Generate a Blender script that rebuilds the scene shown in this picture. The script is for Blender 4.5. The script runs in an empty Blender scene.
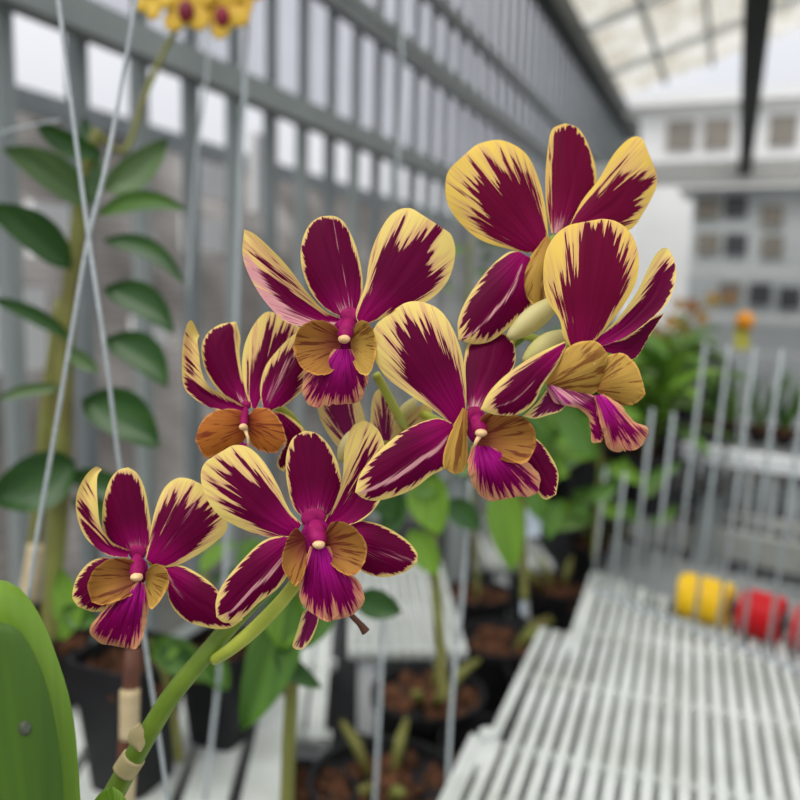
import bpy, bmesh, math, random
from mathutils import Vector, Matrix, noise as mnoise
random.seed(11)
SC = bpy.context.scene
COL = SC.collection
# ------------------------------------------------------------------ camera
CAM = Vector((0, 0, 1.4))
F = 800.0
vy = Vector(((735-400)/F, -(300-400)/F, -1)).normalized()
roll = math.radians(4.5)
up = Vector((math.sin(roll), math.cos(roll), 0))
vz = (up - up.dot(vy)*vy).normalized()
vx = vy.cross(vz)
M3 = Matrix((vx, vy, vz))                 # camera space -> world
camd = bpy.data.cameras.new('camera'); cam = bpy.data.objects.new('camera', camd)
COL.objects.link(cam); SC.camera = cam
cam.matrix_world = Matrix.Translation(CAM) @ M3.to_4x4()
camd.sensor_width = 36; camd.lens = 36; camd.clip_start = 0.01; camd.clip_end = 200
camd.dof.use_dof = True; camd.dof.focus_distance = 0.272; camd.dof.aperture_fstop = 7.0
SC.view_settings.view_transform = 'Standard'
SC.view_settings.look = 'None'
SC.view_settings.exposure = 0.35

def P(x, y, d):
    """point at depth d (metres along the view axis) seen at picture position x, y"""
    return CAM + M3 @ Vector(((x-400)/F*d, -(y-400)/F*d, -d))
def ray(x, y): return (M3 @ Vector(((x-400)/F, -(y-400)/F, -1))).normalized()
def on(axis, val, x, y):
    r = ray(x, y); k = (val - CAM[axis]) / r[axis]
    return CAM + r*k

# ------------------------------------------------------------------ helpers
def tag(o, label=None, cat=None, group=None, kind=None):
    if label: o['label'] = label
    if cat: o['category'] = cat
    if group: o['group'] = group
    if kind: o['kind'] = kind
    return o
def empty(name, loc, label=None, cat=None, group=None, kind=None):
    o = bpy.data.objects.new(name, None); COL.objects.link(o); o.location = loc
    o.empty_display_size = .02
    return tag(o, label, cat, group, kind)
def link(name, me, mat, parent=None, smooth=True):
    if mat and not me.materials: me.materials.append(mat)
    if smooth:
        for p in me.polygons: p.use_smooth = True
    o = bpy.data.objects.new(name, me); COL.objects.link(o)
    if parent is not None:
        o.parent = parent
        if parent.type == 'EMPTY':
            o.location = -parent.location
        elif parent.parent is not None:
            pass
    return o
class MB:
    def __init__(s): s.v = []; s.f = []
    def box(s, c, ax, ay, az):
        """box centred c with half-axis vectors"""
        c = Vector(c); n = len(s.v)
        for i in (-1, 1):
            for j in (-1, 1):
                for k in (-1, 1): s.v.append(c + ax*i + ay*j + az*k)
        for q in ((0,1,3,2),(4,6,7,5),(0,4,5,1),(2,3,7,6),(0,2,6,4),(1,5,7,3)):
            s.f.append([n+i for i in q])
    def bar(s, a, b, wx, wz, upv=Vector((0,0,1))):
        a = Vector(a); b = Vector(b); d = (b-a)
        l = d.normalized(); side = l.cross(upv).normalized(); u = side.cross(l)
        s.box((a+b)/2, d/2, side*wx/2, u*wz/2)
    def tube(s, pts, rad, n=10, cap=True):
        pts = [Vector(p) for p in pts]
        if not hasattr(rad, '__len__'): rad = [rad]*len(pts)
        base = len(s.v); pu = None
        for i, p in enumerate(pts):
            t = (pts[min(i+1, len(pts)-1)] - pts[max(i-1, 0)]).normalized()
            if pu is None:
                pu = t.orthogonal().normalized()
            pu = (pu - pu.dot(t)*t).normalized(); w = t.cross(pu)
            for k in range(n):
                a = 2*math.pi*k/n
                s.v.append(p + (pu*math.cos(a) + w*math.sin(a))*rad[i])
        for i in range(len(pts)-1):
            for k in range(n):
                k2 = (k+1) % n
                s.f.append([base+i*n+k, base+i*n+k2, base+(i+1)*n+k2, base+(i+1)*n+k])
        if cap:
            s.f.append([base+k for k in range(n)][::-1]); s.f.append([base+(len(pts)-1)*n+k for k in range(n)])
    def blob(s, c, ax, ay, az, nu=14, nv=9, bump=0, seed=0):
        c = Vector(c); base = len(s.v)
        for j in range(nv+1):
            th = math.pi*j/nv
            for i in range(nu):
                ph = 2*math.pi*i/nu
                q = Vector((math.sin(th)*math.cos(ph), math.sin(th)*math.sin(ph), math.cos(th)))
                k = 1 + (bump*mnoise.noise(q*1.7 + Vector((seed, 0, 0))) if bump else 0)
                s.v.append(c + (ax*q.x + ay*q.y + az*q.z)*k)
        for j in range(nv):
            for i in range(nu):
                i2 = (i+1) % nu
                s.f.append([base+j*nu+i, base+(j+1)*nu+i, base+(j+1)*nu+i2, base+j*nu+i2])
    def build(s, name, mat, parent=None, smooth=False):
        me = bpy.data.meshes.new(name); me.from_pydata([tuple(v) for v in s.v], [], s.f); me.update()
        return link(name, me, mat, parent, smooth)

def catmull(pts, n):
    """resample a polyline smoothly to n points evenly by arc length"""
    pts = [Vector(p) for p in pts]
    ext = [pts[0]*2 - pts[1]] + pts + [pts[-1]*2 - pts[-2]]
    out = []
    for i in range(1, len(ext)-2):
        p0, p1, p2, p3 = ext[i-1:i+3]
        for k in range(14):
            t = k/14
            out.append(.5*((2*p1) + (p2-p0)*t + (2*p0-5*p1+4*p2-p3)*t*t + (3*p1-p0-3*p2+p3)*t**3))
    out.append(pts[-1])
    L = [0]
    for a, b in zip(out, out[1:]): L.append(L[-1] + (b-a).length)
    res = []; j = 0
    for k in range(n):
        s = L[-1]*k/(n-1)
        while j < len(L)-2 and L[j+1] < s: j += 1
        t = (s - L[j])/max(1e-9, L[j+1]-L[j])
        res.append(out[j].lerp(out[j+1], min(1, t)))
    return res

# ------------------------------------------------------------------ materials
def nt(name):
    m = bpy.data.materials.new(name); m.use_nodes = True
    t = m.node_tree; t.nodes.clear(); return m, t
def N(t, kind, **kw):
    n = t.nodes.new(kind)
    for k, v in kw.items():
        if k.startswith('i_'):
            n.inputs[k[2:].replace('_', ' ')].default_value = v
        else: setattr(n, k, v)
    return n
def ramp(t, stops, interp='LINEAR'):
    r = t.nodes.new('ShaderNodeValToRGB'); r.color_ramp.interpolation = interp
    e = r.color_ramp.elements
    while len(e) < len(stops): e.new(.5)
    for i, (p, c) in enumerate(stops):
        e[i].position = p; e[i].color = (c[0], c[1], c[2], 1)
    return r
def math_(t, op, a, b=None, c=None, clamp=False):
    n = t.nodes.new('ShaderNodeMath'); n.operation = op; n.use_clamp = clamp
    for i, x in enumerate((a, b, c)):
        if x is None: continue
        if isinstance(x, (int, float)): n.inputs[i].default_value = x
        else: t.links.new(x, n.inputs[i])
    return n.outputs[0]
def mixc(t, f, a, b):
    n = t.nodes.new('ShaderNodeMix'); n.data_type = 'RGBA'
    for s, x in ((0, f), (6, a), (7, b)):
        if isinstance(x, (int, float)): n.inputs[s].default_value = x
        elif isinstance(x, tuple): n.inputs[s].default_value = (x[0], x[1], x[2], 1)
        else: t.links.new(x, n.inputs[s])
    return n.outputs[2]
def finish(t, col, rough=.5, spec=.4, trans=0., bump=None, bumpd=.0005, tcol=None, sheen=0):
    b = t.nodes.new('ShaderNodeBsdfPrincipled')
    if isinstance(col, tuple): b.inputs['Base Color'].default_value = (*col, 1)
    else: t.links.new(col, b.inputs['Base Color'])
    b.inputs['Roughness'].default_value = rough
    b.inputs['Specular IOR Level'].default_value = spec
    if sheen: b.inputs['Sheen Weight'].default_value = sheen
    if bump is not None:
        bn = t.nodes.new('ShaderNodeBump'); bn.inputs['Distance'].default_value = bumpd; bn.inputs['Strength'].default_value = .6
        t.links.new(bump, bn.inputs['Height']); t.links.new(bn.outputs[0], b.inputs['Normal'])
    out = t.nodes.new('ShaderNodeOutputMaterial')
    if trans > 0:
        tr = t.nodes.new('ShaderNodeBsdfTranslucent')
        tc = tcol if tcol is not None else col
        if isinstance(tc, tuple): tr.inputs[0].default_value = (*tc, 1)
        else: t.links.new(tc, tr.inputs[0])
        mx = t.nodes.new('ShaderNodeMixShader'); mx.inputs[0].default_value = trans
        t.links.new(b.outputs[0], mx.inputs[1]); t.links.new(tr.outputs[0], mx.inputs[2])
        t.links.new(mx.outputs[0], out.inputs[0])
    else: t.links.new(b.outputs[0], out.inputs[0])

def simple(name, c1, c2=None, scale=8, rough=.6, spec=.3, trans=0, stretch=None, bumpd=0):
    m, t = nt(name)
    if c2 is None: c2 = tuple(x*.8 for x in c1)
    tc = N(t, 'ShaderNodeTexCoord'); mp = N(t, 'ShaderNodeMapping')
    if stretch: mp.inputs['Scale'].default_value = stretch
    no = N(t, 'ShaderNodeTexNoise'); no.inputs['Scale'].default_value = scale; no.inputs['Detail'].default_value = 4
    t.links.new(tc.outputs['Object'], mp.inputs[0]); t.links.new(mp.outputs[0], no.inputs['Vector'])
    r = ramp(t, [(.3, c2), (.7, c1)]); t.links.new(no.outputs[0], r.inputs[0])
    finish(t, r.outputs[0], rough, spec, trans, no.outputs[0] if bumpd else None, bumpd)
    return m

def petal_material(name, margin_c, mid_c, main_c, base_c, pale_c, amp=.9, b0=.45, vs=8.5, sharp=.10, rough=.42, trans=.22, vein=None):
    """colour laid out by three mesh attributes: fld (edge field), pale, puv (across, along, seed)"""
    m, t = nt(name)
    a = N(t, 'ShaderNodeAttribute', attribute_name='puv'); f = N(t, 'ShaderNodeAttribute', attribute_name='fld')
    p = N(t, 'ShaderNodeAttribute', attribute_name='pale')
    def streak(sx, sy, det):
        mp = N(t, 'ShaderNodeMapping'); mp.inputs['Scale'].default_value = (sx, sy, 1)
        no = N(t, 'ShaderNodeTexNoise'); no.inputs['Scale'].default_value = 1; no.inputs['Detail'].default_value = det
        no.inputs['Roughness'].default_value = .6
        t.links.new(a.outputs['Vector'], mp.inputs[0]); t.links.new(mp.outputs[0], no.inputs['Vector'])
        return no.outputs[0]
    s1 = streak(vs, 1.3, 3); s2 = streak(vs*3.2, 2.2, 2); s3 = streak(vs*2, 1.0, 2)
    n1 = math_(t, 'MULTIPLY', math_(t, 'SUBTRACT', s1, .5), amp*4.2)
    n2 = math_(t, 'MULTIPLY', math_(t, 'SUBTRACT', s2, .5), amp*3.0)
    tot = math_(t, 'ADD', math_(t, 'ADD', f.outputs['Fac'], n1), n2)
    # purple where tot > 0
    k = N(t, 'ShaderNodeMapRange', interpolation_type='SMOOTHSTEP'); k.inputs['From Min'].default_value = -sharp; k.inputs['From Max'].default_value = sharp
    t.links.new(tot, k.inputs['Value'])
    k2 = N(t, 'ShaderNodeMapRange', interpolation_type='SMOOTHSTEP'); k2.inputs['From Min'].default_value = -.85; k2.inputs['From Max'].default_value = -.05
    t.links.new(tot, k2.inputs['Value'])
    marg = mixc(t, k2.outputs[0], margin_c, mid_c)
    sep = N(t, 'ShaderNodeSeparateXYZ'); t.links.new(a.outputs['Vector'], sep.inputs[0])
    kb = N(t, 'ShaderNodeMapRange', interpolation_type='SMOOTHSTEP'); kb.inputs['From Min'].default_value = b0; kb.inputs['From Max'].default_value = .02
    t.links.new(sep.outputs['Y'], kb.inputs['Value'])
    main = mixc(t, kb.outputs[0], main_c, base_c)
    dark = tuple(x*.72 for x in main_c)
    kd = N(t, 'ShaderNodeMapRange'); kd.inputs['From Min'].default_value = .45; kd.inputs['From Max'].default_value = .62
    t.links.new(s3, kd.inputs['Value'])
    main = mixc(t, math_(t, 'MULTIPLY', kd.outputs[0], .55), main, dark)
    col = mixc(t, k.outputs[0], marg, main)
    # pale streaks
    pl = N(t, 'ShaderNodeMapRange', interpolation_type='SMOOTHSTEP'); pl.inputs['From Min'].default_value = .35; pl.inputs['From Max'].default_value = .75
    t.links.new(math_(t, 'ADD', math_(t, 'MULTIPLY', p.outputs['Fac'], .9), math_(t, 'MULTIPLY', math_(t, 'SUBTRACT', s2, .5), 1.6)), pl.inputs['Value'])
    pf = math_(t, 'MULTIPLY', pl.outputs[0], math_(t, 'MINIMUM', math_(t, 'MULTIPLY', p.outputs['Fac'], 2.0), 1.0))
    col = mixc(t, pf, col, pale_c)
    if vein:
        kv = N(t, 'ShaderNodeMapRange', interpolation_type='SMOOTHSTEP'); kv.inputs['From Min'].default_value = .54; kv.inputs['From Max'].default_value = .60
        t.links.new(s1, kv.inputs['Value'])
        ke = N(t, 'ShaderNodeMapRange'); ke.inputs['From Min'].default_value = 1.0; ke.inputs['From Max'].default_value = .75
        t.links.new(sep.outputs['Y'], ke.inputs['Value'])
        col = mixc(t, math_(t, 'MULTIPLY', math_(t, 'MULTIPLY', kv.outputs[0], ke.outputs[0]), .75), col, vein)
    finish(t, col, rough, .06, trans, s3, .0003)
    return m

YEL = (.86, .66, .20); CRM = (.72, .42, .20); PUR = (.125, .0005, .034); MAG = (.34, .003, .125); PNK = (.72, .34, .36)
M = {}
M['petal'] = petal_material('petal_purple_yellow', YEL, CRM, PUR, MAG, PNK)
M['petal_gold'] = petal_material('petal_purple_deep_yellow', (.86, .59, .12), (.74, .45, .17), (.155, .0015, .030), (.26, .004, .07), PNK)
M['petal_cream'] = petal_material('petal_cream_back', (.78, .62, .22), (.72, .46, .24), (.17, .01, .07), (.22, .01, .09), PNK)
M['lip'] = petal_material('lip_magenta', (.70, .34, .17), (.56, .13, .13), (.20, .001, .075), (.46, .006, .27), PNK, amp=1.15, b0=.7, vs=7, vein=(.10, .0, .03))
M['lobe'] = petal_material('lobe_amber', (.62, .30, .08), (.55, .25, .05), (.44, .20, .045), (.20, .012, .03), (.3, .05, .03), amp=.5, vs=6, b0=.62, vein=(.12, .012, .012))
M['lobe_gold'] = petal_material('lobe_gold', (.72, .42, .10), (.66, .38, .08), (.52, .31, .065), (.44, .21, .05), (.3, .05, .03), amp=.4, vs=5, vein=(.16, .03, .012))
M['lobe_rust'] = petal_material('lobe_rust', (.60, .26, .09), (.55, .20, .06), (.44, .14, .025), (.24, .035, .015), (.3, .05, .03), amp=.5, vs=6, vein=(.14, .012, .012))
M['column'] = simple('column_pink', (.34, .012, .12), (.22, .003, .07), 300, .5, .1)
M['throat'] = simple('throat_magenta', (.30, .003, .13), (.12, .0, .04), 500, .6, .1)
M['cap'] = simple('anther_cream', (.86, .60, .32), (.78, .48, .22), 400, .4)
M['stem'] = simple('stem_green', (.20, .30, .030), (.11, .19, .016), 60, .45, .4)
M['pedicel'] = simple('pedicel_yellow_green', (.50, .55, .08), (.38, .46, .05), 90, .45, .4)
M['bud'] = simple('bud_cream_green', (.80, .70, .38), (.60, .56, .18), 60, .5, .3, .2)
M['bract'] = simple('papery_bract', (.55, .45, .25), (.35, .28, .12), 90, .8)
def leaf_mat(name, c1, c2, rough=.38, trans=.2):
    m, t = nt(name)
    a = N(t, 'ShaderNodeAttribute', attribute_name='puv'); mp = N(t, 'ShaderNodeMapping'); mp.inputs['Scale'].default_value = (9, .8, 1)
    no = N(t, 'ShaderNodeTexNoise'); no.inputs['Scale'].default_value = 1; no.inputs['Detail'].default_value = 2
    t.links.new(a.outputs['Vector'], mp.inputs[0]); t.links.new(mp.outputs[0], no.inputs['Vector'])
    r = ramp(t, [(.3, c2), (.7, c1)]); t.links.new(no.outputs[0], r.inputs[0])
    finish(t, r.outputs[0], rough, .4, trans, no.outputs[0], .0006)
    return m
M['leaf_dark'] = leaf_mat('leaf_dark_green', (.045, .12, .022), (.020, .07, .014))
M['leaf_mid'] = leaf_mat('leaf_mid_green', (.10, .22, .03), (.055, .14, .018))
M['leaf_bright'] = leaf_mat('leaf_bright_green', (.22, .40, .045), (.13, .27, .025), trans=.3)
M['leaf_near'] = leaf_mat('leaf_near_underside', (.065, .145, .008), (.035, .09, .006), .5, .15)
M['leaf_edge'] = leaf_mat('leaf_near_upper', (.25, .42, .045), (.15, .30, .025), .35, .25)
M['leaf_grey'] = leaf_mat('leaf_grey_green', (.12, .20, .07), (.07, .14, .04))
M['grass'] = leaf_mat('leaf_strap_green', (.14, .26, .035), (.06, .14, .02))
M['spot'] = simple('leaf_blemish', (.10, .12, .08), (.04, .055, .03), 400, .8)
M['wire'] = simple('galvanised_wire', (.46, .50, .51), (.34, .38, .39), 300, .4, .5)
M['bar_grey'] = simple('pale_grey_bar', (.40, .44, .45), (.30, .33, .34), 5, .5, .3)
M['steel'] = simple('grey_painted_steel', (.30, .335, .325), (.24, .27, .262), 5, .55, .4)
M['steel_dark'] = simple('dark_grey_steel', (.215, .24, .245), (.165, .187, .19), 6, .5, .4)  # darker grey steel for posts, bars and ridge
M['gutter'] = simple('dark_gutter_steel', (.05, .058, .052), (.03, .036, .033), 6, .5, .3)
M['white_steel'] = simple('white_painted_steel', (.82, .85, .85), (.70, .73, .73), 4, .5, .3)
M['plastic'] = simple('white_plastic_slat', (.66, .69, .67), (.48, .51, .47), 14, .5, .35)
M['plastic_grey'] = simple('grey_plastic_slat', (.25, .275, .275), (.17, .19, .19), 10, .6, .3)
M['plastic_warm'] = simple('weathered_plastic', (.38, .39, .36), (.26, .27, .24), 10, .6, .3)
M['black'] = simple('black_pot_plastic', (.014, .014, .016), (.006, .006, .007), 10, .5, .3)
M['bark'] = simple('bark_medium', (.17, .075, .04), (.025, .014, .008), 55, .9, .1, bumpd=.01)
M['cane'] = simple('cane_green_brown', (.20, .22, .05), (.13, .11, .03), 20, .5, .3)
M['cane_brown'] = simple('cane_brown', (.16, .06, .03), (.08, .03, .02), 20, .6, .3)
M['sheath'] = simple('cream_sheath', (.65, .55, .36), (.42, .32, .17), 30, .8, .2)
M['yellow'] = simple('yellow_plastic', (.90, .60, .01), (.80, .50, .01), 10, .4, .4)
M['red'] = simple('red_plastic', (.62, .006, .014), (.50, .004, .01), 10, .4, .4)
M['orange'] = simple('orange_plastic', (.90, .38, .02), (.8, .3, .02), 10, .4, .3)
M['card'] = simple('yellow_green_card', (.50, .48, .06), (.42, .40, .05), 10, .6, .3)
M['tagwhite'] = simple('white_tag_plastic', (.62, .70, .80), (.5, .58, .68), 10, .5, .3)
M['floor'] = simple('greenhouse_floor_concrete', (.11, .11, .10), (.05, .05, .045), 3, .8, .2)
M['facade'] = simple('pale_facade', (.93, .93, .92), (.80, .80, .79), 1.2, .8, .2)
M['facade_grey'] = simple('pale_grey_panel', (.66, .70, .71), (.54, .58, .59), 2, .7, .2)
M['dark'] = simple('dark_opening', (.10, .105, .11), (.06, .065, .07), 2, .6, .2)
M['brown'] = simple('taupe_panel', (.30, .27, .23), (.24, .22, .19), 2, .7, .2)
M['blossom'] = simple('yellow_blossom', (.80, .55, .06), (.72, .42, .04), 60, .5, .3, .2)
M['blossom_red'] = simple('maroon_lip', (.25, .01, .03), (.15, .005, .02), 60, .5, .3)
M['blossom_red2'] = simple('rusty_blossom', (.35, .17, .07), (.25, .11, .05), 60, .5, .3, .2)
M['blossom_br'] = simple('ochre_blossom', (.55, .34, .10), (.40, .22, .06), 60, .5, .3, .2)

# ------------------------------------------------------------------ surfaces between two edges
SEED = [0]
def surf(name, L, R, mat, parent, posf, zf=None, mL=1, mR=1, mT=1, nu=40, nv=25, scale=1., pale=None, taper=.25, frill=0):
    """sheet between edge polylines L and R (both base..tip); posf(x, y, z_mm) gives world points.
    mL/mR/mT margin widths in outline units"""
    SEED[0] += 1; sd = SEED[0]*3.71
    Ls = catmull([Vector((p[0], p[1], 0)) for p in L], nu+1)
    Rs = catmull([Vector((p[0], p[1], 0)) for p in R], nu+1)
    mid = [(a+b)/2 for a, b in zip(Ls, Rs)]
    ln = [0]
    for a, b in zip(mid, mid[1:]): ln.append(ln[-1] + (b-a).length)
    tot = ln[-1]
    vs = []; fld = []; pal = []; puv = []
    ax = (mid[-1]-mid[0]); al = ax.length; ax = ax/al; org = mid[0] - ax*al*.22; nx_ = Vector((-ax.y, ax.x, 0))
    for i in range(nu+1):
        u = ln[i]/tot
        hw = (Ls[i]-Rs[i]).length/2
        for j in range(nv+1):
            v = -1 + 2*j/nv
            p = Ls[i].lerp(Rs[i], (v+1)/2)
            if frill:
                e = max(0, abs(v)-.7)/.3*min(1, u*3); et = max(0, u-.8)/.2
                cdir = p - (mid[0]*.5 + mid[nu//2]*.5); cdir = cdir/max(1e-6, cdir.length)
                ww = math.sin(u*27+v*3+sd) + .6*math.sin(u*51+v*9+sd*2)
                wt = math.sin(v*11+sd) + .6*math.sin(v*19+sd*3)
                p = p + cdir*frill*(e*ww*.5*(1-et) + et*wt)
            z = zf(u, v, hw) if zf else 0
            if frill: z += frill*.05*(e*ww + et*wt)
            vs.append(posf(p.x, p.y, z))
            tp = taper + (1-taper)*min(1, u*1.6)
            if max(mL, mR) > 26 and taper <= .25: tp = .06 + .94*min(1, (u*1.35)**1.3)
            mS = (mL if v < 0 else mR)
            b = .5 + .5*max(-1, min(1, v*2.5)); mS = mL*(1-b) + mR*b
            ds = max(.5, (1-abs(v))*hw); dt = max(.5, (1-u)*tot)
            q = ((mS*tp/ds)**2.2 + (mT/dt)**2.2)**(1/2.2)
            fld.append(max(-1.2, min(2.0, 1/max(q, .01)-1)))
            pal.append(pale(u, v) if pale else 0)
            dq = p - org; ang = math.atan2(dq.dot(nx_), dq.dot(ax))
            puv.append((ang/.55, dq.length/al*.85-.15, sd))
    fs = []
    for i in range(nu):
        for j in range(nv):
            a = i*(nv+1)+j; fs.append((a, a+1, a+nv+2, a+nv+1))
    me = bpy.data.meshes.new(name); me.from_pydata([tuple(v) for v in vs], [], fs); me.update()
    at = me.attributes.new('fld', 'FLOAT', 'POINT'); at.data.foreach_set('value', fld)
    at = me.attributes.new('pale', 'FLOAT', 'POINT'); at.data.foreach_set('value', pal)
    at = me.attributes.new('puv', 'FLOAT_VECTOR', 'POINT'); at.data.foreach_set('vector', [c for q in puv for c in q])
    return link(name, me, mat, parent)

def profile(z0=0, zt=0, bow=0, cup=.0, groove=.35, ripple=.0, rk=9, twist=0, k=.33):
    """depth profile in mm toward the viewer: z0 at the base, zt at the tip"""
    ph = random.uniform(0, 6)
    def f(u, v, hw):
        z = z0 + (zt-z0)*u + bow*4*u*(1-u)
        z += cup*hw*k*v*v
        z -= groove*math.exp(-(v/.10)**2)*math.sin(math.pi*min(1, u*1.05+.02))
        z += ripple*math.sin(rk*u+ph + 1.3*v)*abs(v)**2*min(1, 3*u)
        z += twist*v*hw*k*u
        return z
    return f

# ================================================================== THE ORCHID
plant = empty('orchid_spray', P(110, 800, .30),
   'arching spray of magenta orchids with yellow feathered petal edges, sharp in the foreground', 'orchid')

def flower(crop, d, centre, label, px=.3375):
    cx, cy, s = crop
    def pos(x, y, z=0): return P(cx + s*x, cy + s*y, d - z/1000.)
    k = s*1000*d/800           # mm per outline unit
    return pos, k

def column(pos, k, base, cap, w, name='flower', label=None, capr=(22, 15), zc=8, z0=0, mat=None):
    b = MB()
    pts = []; rad = []
    r = w/2*k/1000*.74
    for t, q in ((.08, .25), (.18, .62), (.32, .85), (.55, .95), (.8, 1.0), (.95, .8), (1.03, .4)):
        pts.append(pos(base[0]+(cap[0]-base[0])*t, base[1]+(cap[1]-base[1])*t, z0+(zc-z0)*t)); rad.append(r*q)
    b.tube(pts, rad, 16)
    if w > 41: b.blob(pos(base[0], base[1], -1.5), (M3 @ Vector((1,0,0)))*w*.5*k/1000, (M3 @ Vector((0,1,0)))*w*.45*k/1000, (M3 @ Vector((0,0,1)))*1.5e-3, 16, 8)
    o = b.build(name, mat or M['column'], plant, True)
    if label: o['label'] = label
    zz_ = (z0+zc)/2
    if mat is None:
        th = MB(); XX = (M3 @ Vector((1, 0, 0))); YY = (M3 @ Vector((0, 1, 0))); ZZ = (M3 @ Vector((0, 0, 1)))
        mx_, my_ = (base[0]*.35+cap[0]*.65), (base[1]*.35+cap[1]*.65)
        th.blob(pos(mx_, my_+w*.12, z0+1.2), XX*w*.62*k/1000, YY*w*.78*k/1000, ZZ*1.6e-3, 20, 10, .1, cap[0])
        th.build('throat', M['throat'], o, True)
    c = MB()
    X = (M3 @ Vector((1, 0, 0))); Y = (M3 @ Vector((0, 1, 0))); Z = (M3 @ Vector((0, 0, 1)))
    c.blob(pos(cap[0], cap[1], zc+1.0), X*capr[0]*.85*k/1000, Y*capr[1]*.85*k/1000, Z*2.0e-3, 16, 10, .12, cap[0])
    c.build('anther_cap', M['cap'], o, True)
    o.parent = plant
    return o

def mk(fl, pos, k, name, L, R, z=None, m=(14, 14, 20), mat='petal', pale=None, nu=44, nv=28, taper=.25):
    zz = dict(k=k); zz.update(z or {})
    fr = {'lip': 3.2, 'side_lobe': 2.0}.get(name, 0)
    if fr: nu, nv = 60, 48
    m = tuple(q*(.95 if name in ('lip', 'side_lobe') else 1.45 if q >= 19 else 1.0) for q in m)
    o = surf(name, L, R, M[mat], fl, pos, profile(**zz), m[0], m[1], m[2], nu, nv, pale=pale, taper=taper, frill=fr)
    return o

basepale = lambda u, v: max(0, 1-u/.28)*1.0*max(0, 1-abs(v)*.6)
def midpale(v0=0., w=.10, a=.8, u0=.1): return lambda u, v: a*math.exp(-((v-v0)/w)**2)*(1 if u > u0 else u/u0)
def sidepale(side, a=.9): return lambda u, v: a*max(0, min(1, (v*side-.05)*2.2))*min(1, (1-u)*5)

# ---- flower C : upper centre
pos, k = flower((220, 180, .325), .279, None, None)
fl = column(pos, k, (400, 420), (382, 490), 66, label='wide open bloom at the upper centre of the spray, facing the viewer')
mk(fl, pos, k, 'sepal', [(395,428),(330,400),(280,345),(252,270),(250,200),(272,142),(305,115),(338,110)],
   [(405,430),(424,392),(439,340),(434,270),(415,195),(385,135),(360,114),(338,110)], dict(z0=-1, zt=-6, bow=1, cup=-.25), (9,9,10), pale=lambda u,v: max(basepale(u,v), .45*math.exp(-((v-.35)/.05)**2)))
mk(fl, pos, k, 'petal', [(425,440),(418,405),(448,320),(460,240),(485,170),(525,108),(570,86),(610,100),(628,148)],
   [(440,448),(500,425),(570,398),(640,372),(700,312),(724,228),(712,170),(682,148),(655,140),(628,148)], dict(z0=0, zt=-5, bow=2.5, cup=-.2, ripple=.7), (33,34,40))
mk(fl, pos, k, 'petal', [(365,442),(300,450),(210,440),(145,382),(98,310),(70,235),(74,152)],
   [(370,425),(320,400),(268,345),(205,262),(140,195),(100,162),(74,152)], dict(z0=0, zt=-3, bow=2, cup=.5), (10,30,75), pale=sidepale(-1,.8))
mk(fl, pos, k, 'side_lobe', [(372,470),(340,440),(285,432),(240,462),(225,515)], [(372,545),(345,590),(298,600),(250,575),(225,515)],
   dict(z0=3, zt=7, cup=.5, groove=0, ripple=.4), (6,6,8), 'lobe')
mk(fl, pos, k, 'side_lobe', [(402,470),(425,436),(452,436),(474,470),(480,520)], [(402,545),(425,590),(455,600),(474,565),(480,520)],
   dict(z0=3, zt=7, cup=.5, groove=0, ripple=.4), (6,6,8), 'lobe_gold')
mk(fl, pos, k, 'lip', [(350,520),(310,565),(268,590),(252,640),(275,697),(345,682)], [(410,520),(436,560),(458,600),(444,650),(425,684),(345,682)],
   dict(z0=5, zt=5, bow=3, cup=-.4, ripple=1.0, rk=5), (22,22,30), 'lip', taper=.5)

# ---- flower A : top right, behind
pos, k = flower((430, 110, .3375), .294, None, None)
fl = column(pos, k, (372, 365), (335, 430), 40, label='topmost bloom of the spray, turned slightly left', mat=M['stem'], zc=2, capr=(12,12))
mk(fl, pos, k, 'petal', [(300,425),(235,412),(150,385),(85,330),(50,270),(47,205),(66,165),(98,152)],
   [(352,395),(345,310),(325,215),(285,130),(215,90),(150,98),(115,122),(98,152)], dict(z0=0, zt=-3, bow=3, cup=-.2, ripple=.6), (48,40,52), 'petal_gold')
mk(fl, pos, k, 'sepal', [(360,365),(345,290),(342,200),(350,110),(362,58),(400,39)],
   [(385,365),(440,320),(485,262),(493,185),(470,105),(440,55),(400,39)], dict(z0=-1, zt=-6, bow=1, cup=-.3), (16,7,16), 'petal_gold', pale=basepale)
mk(fl, pos, k, 'petal', [(410,350),(450,270),(500,205),(545,130),(590,85),(622,80),(638,105),(636,146)],
   [(410,362),(500,372),(590,356),(635,300),(670,230),(670,185),(655,155),(636,146)], dict(z0=0, zt=-5, bow=2, cup=-.2, ripple=.7), (34,22,44), 'petal_gold')
mk(fl, pos, k, 'sepal', [(262,418),(225,425),(170,475),(115,550),(84,620),(84,680)],
   [(300,440),(308,520),(302,575),(250,630),(185,682),(130,694),(84,680)], dict(z0=4, zt=11, bow=2, cup=-.3), (12,12,22), 'petal', pale=midpale(.15,.10,.75))
mk(fl, pos, k, 'lip', [(345,372),(305,425),(272,490),(275,545),(312,582)], [(365,385),(366,440),(350,500),(345,550),(312,582)],
   dict(z0=2, zt=8, bow=3, cup=-.9, groove=0), (6,6,8), 'lobe_gold')

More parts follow.
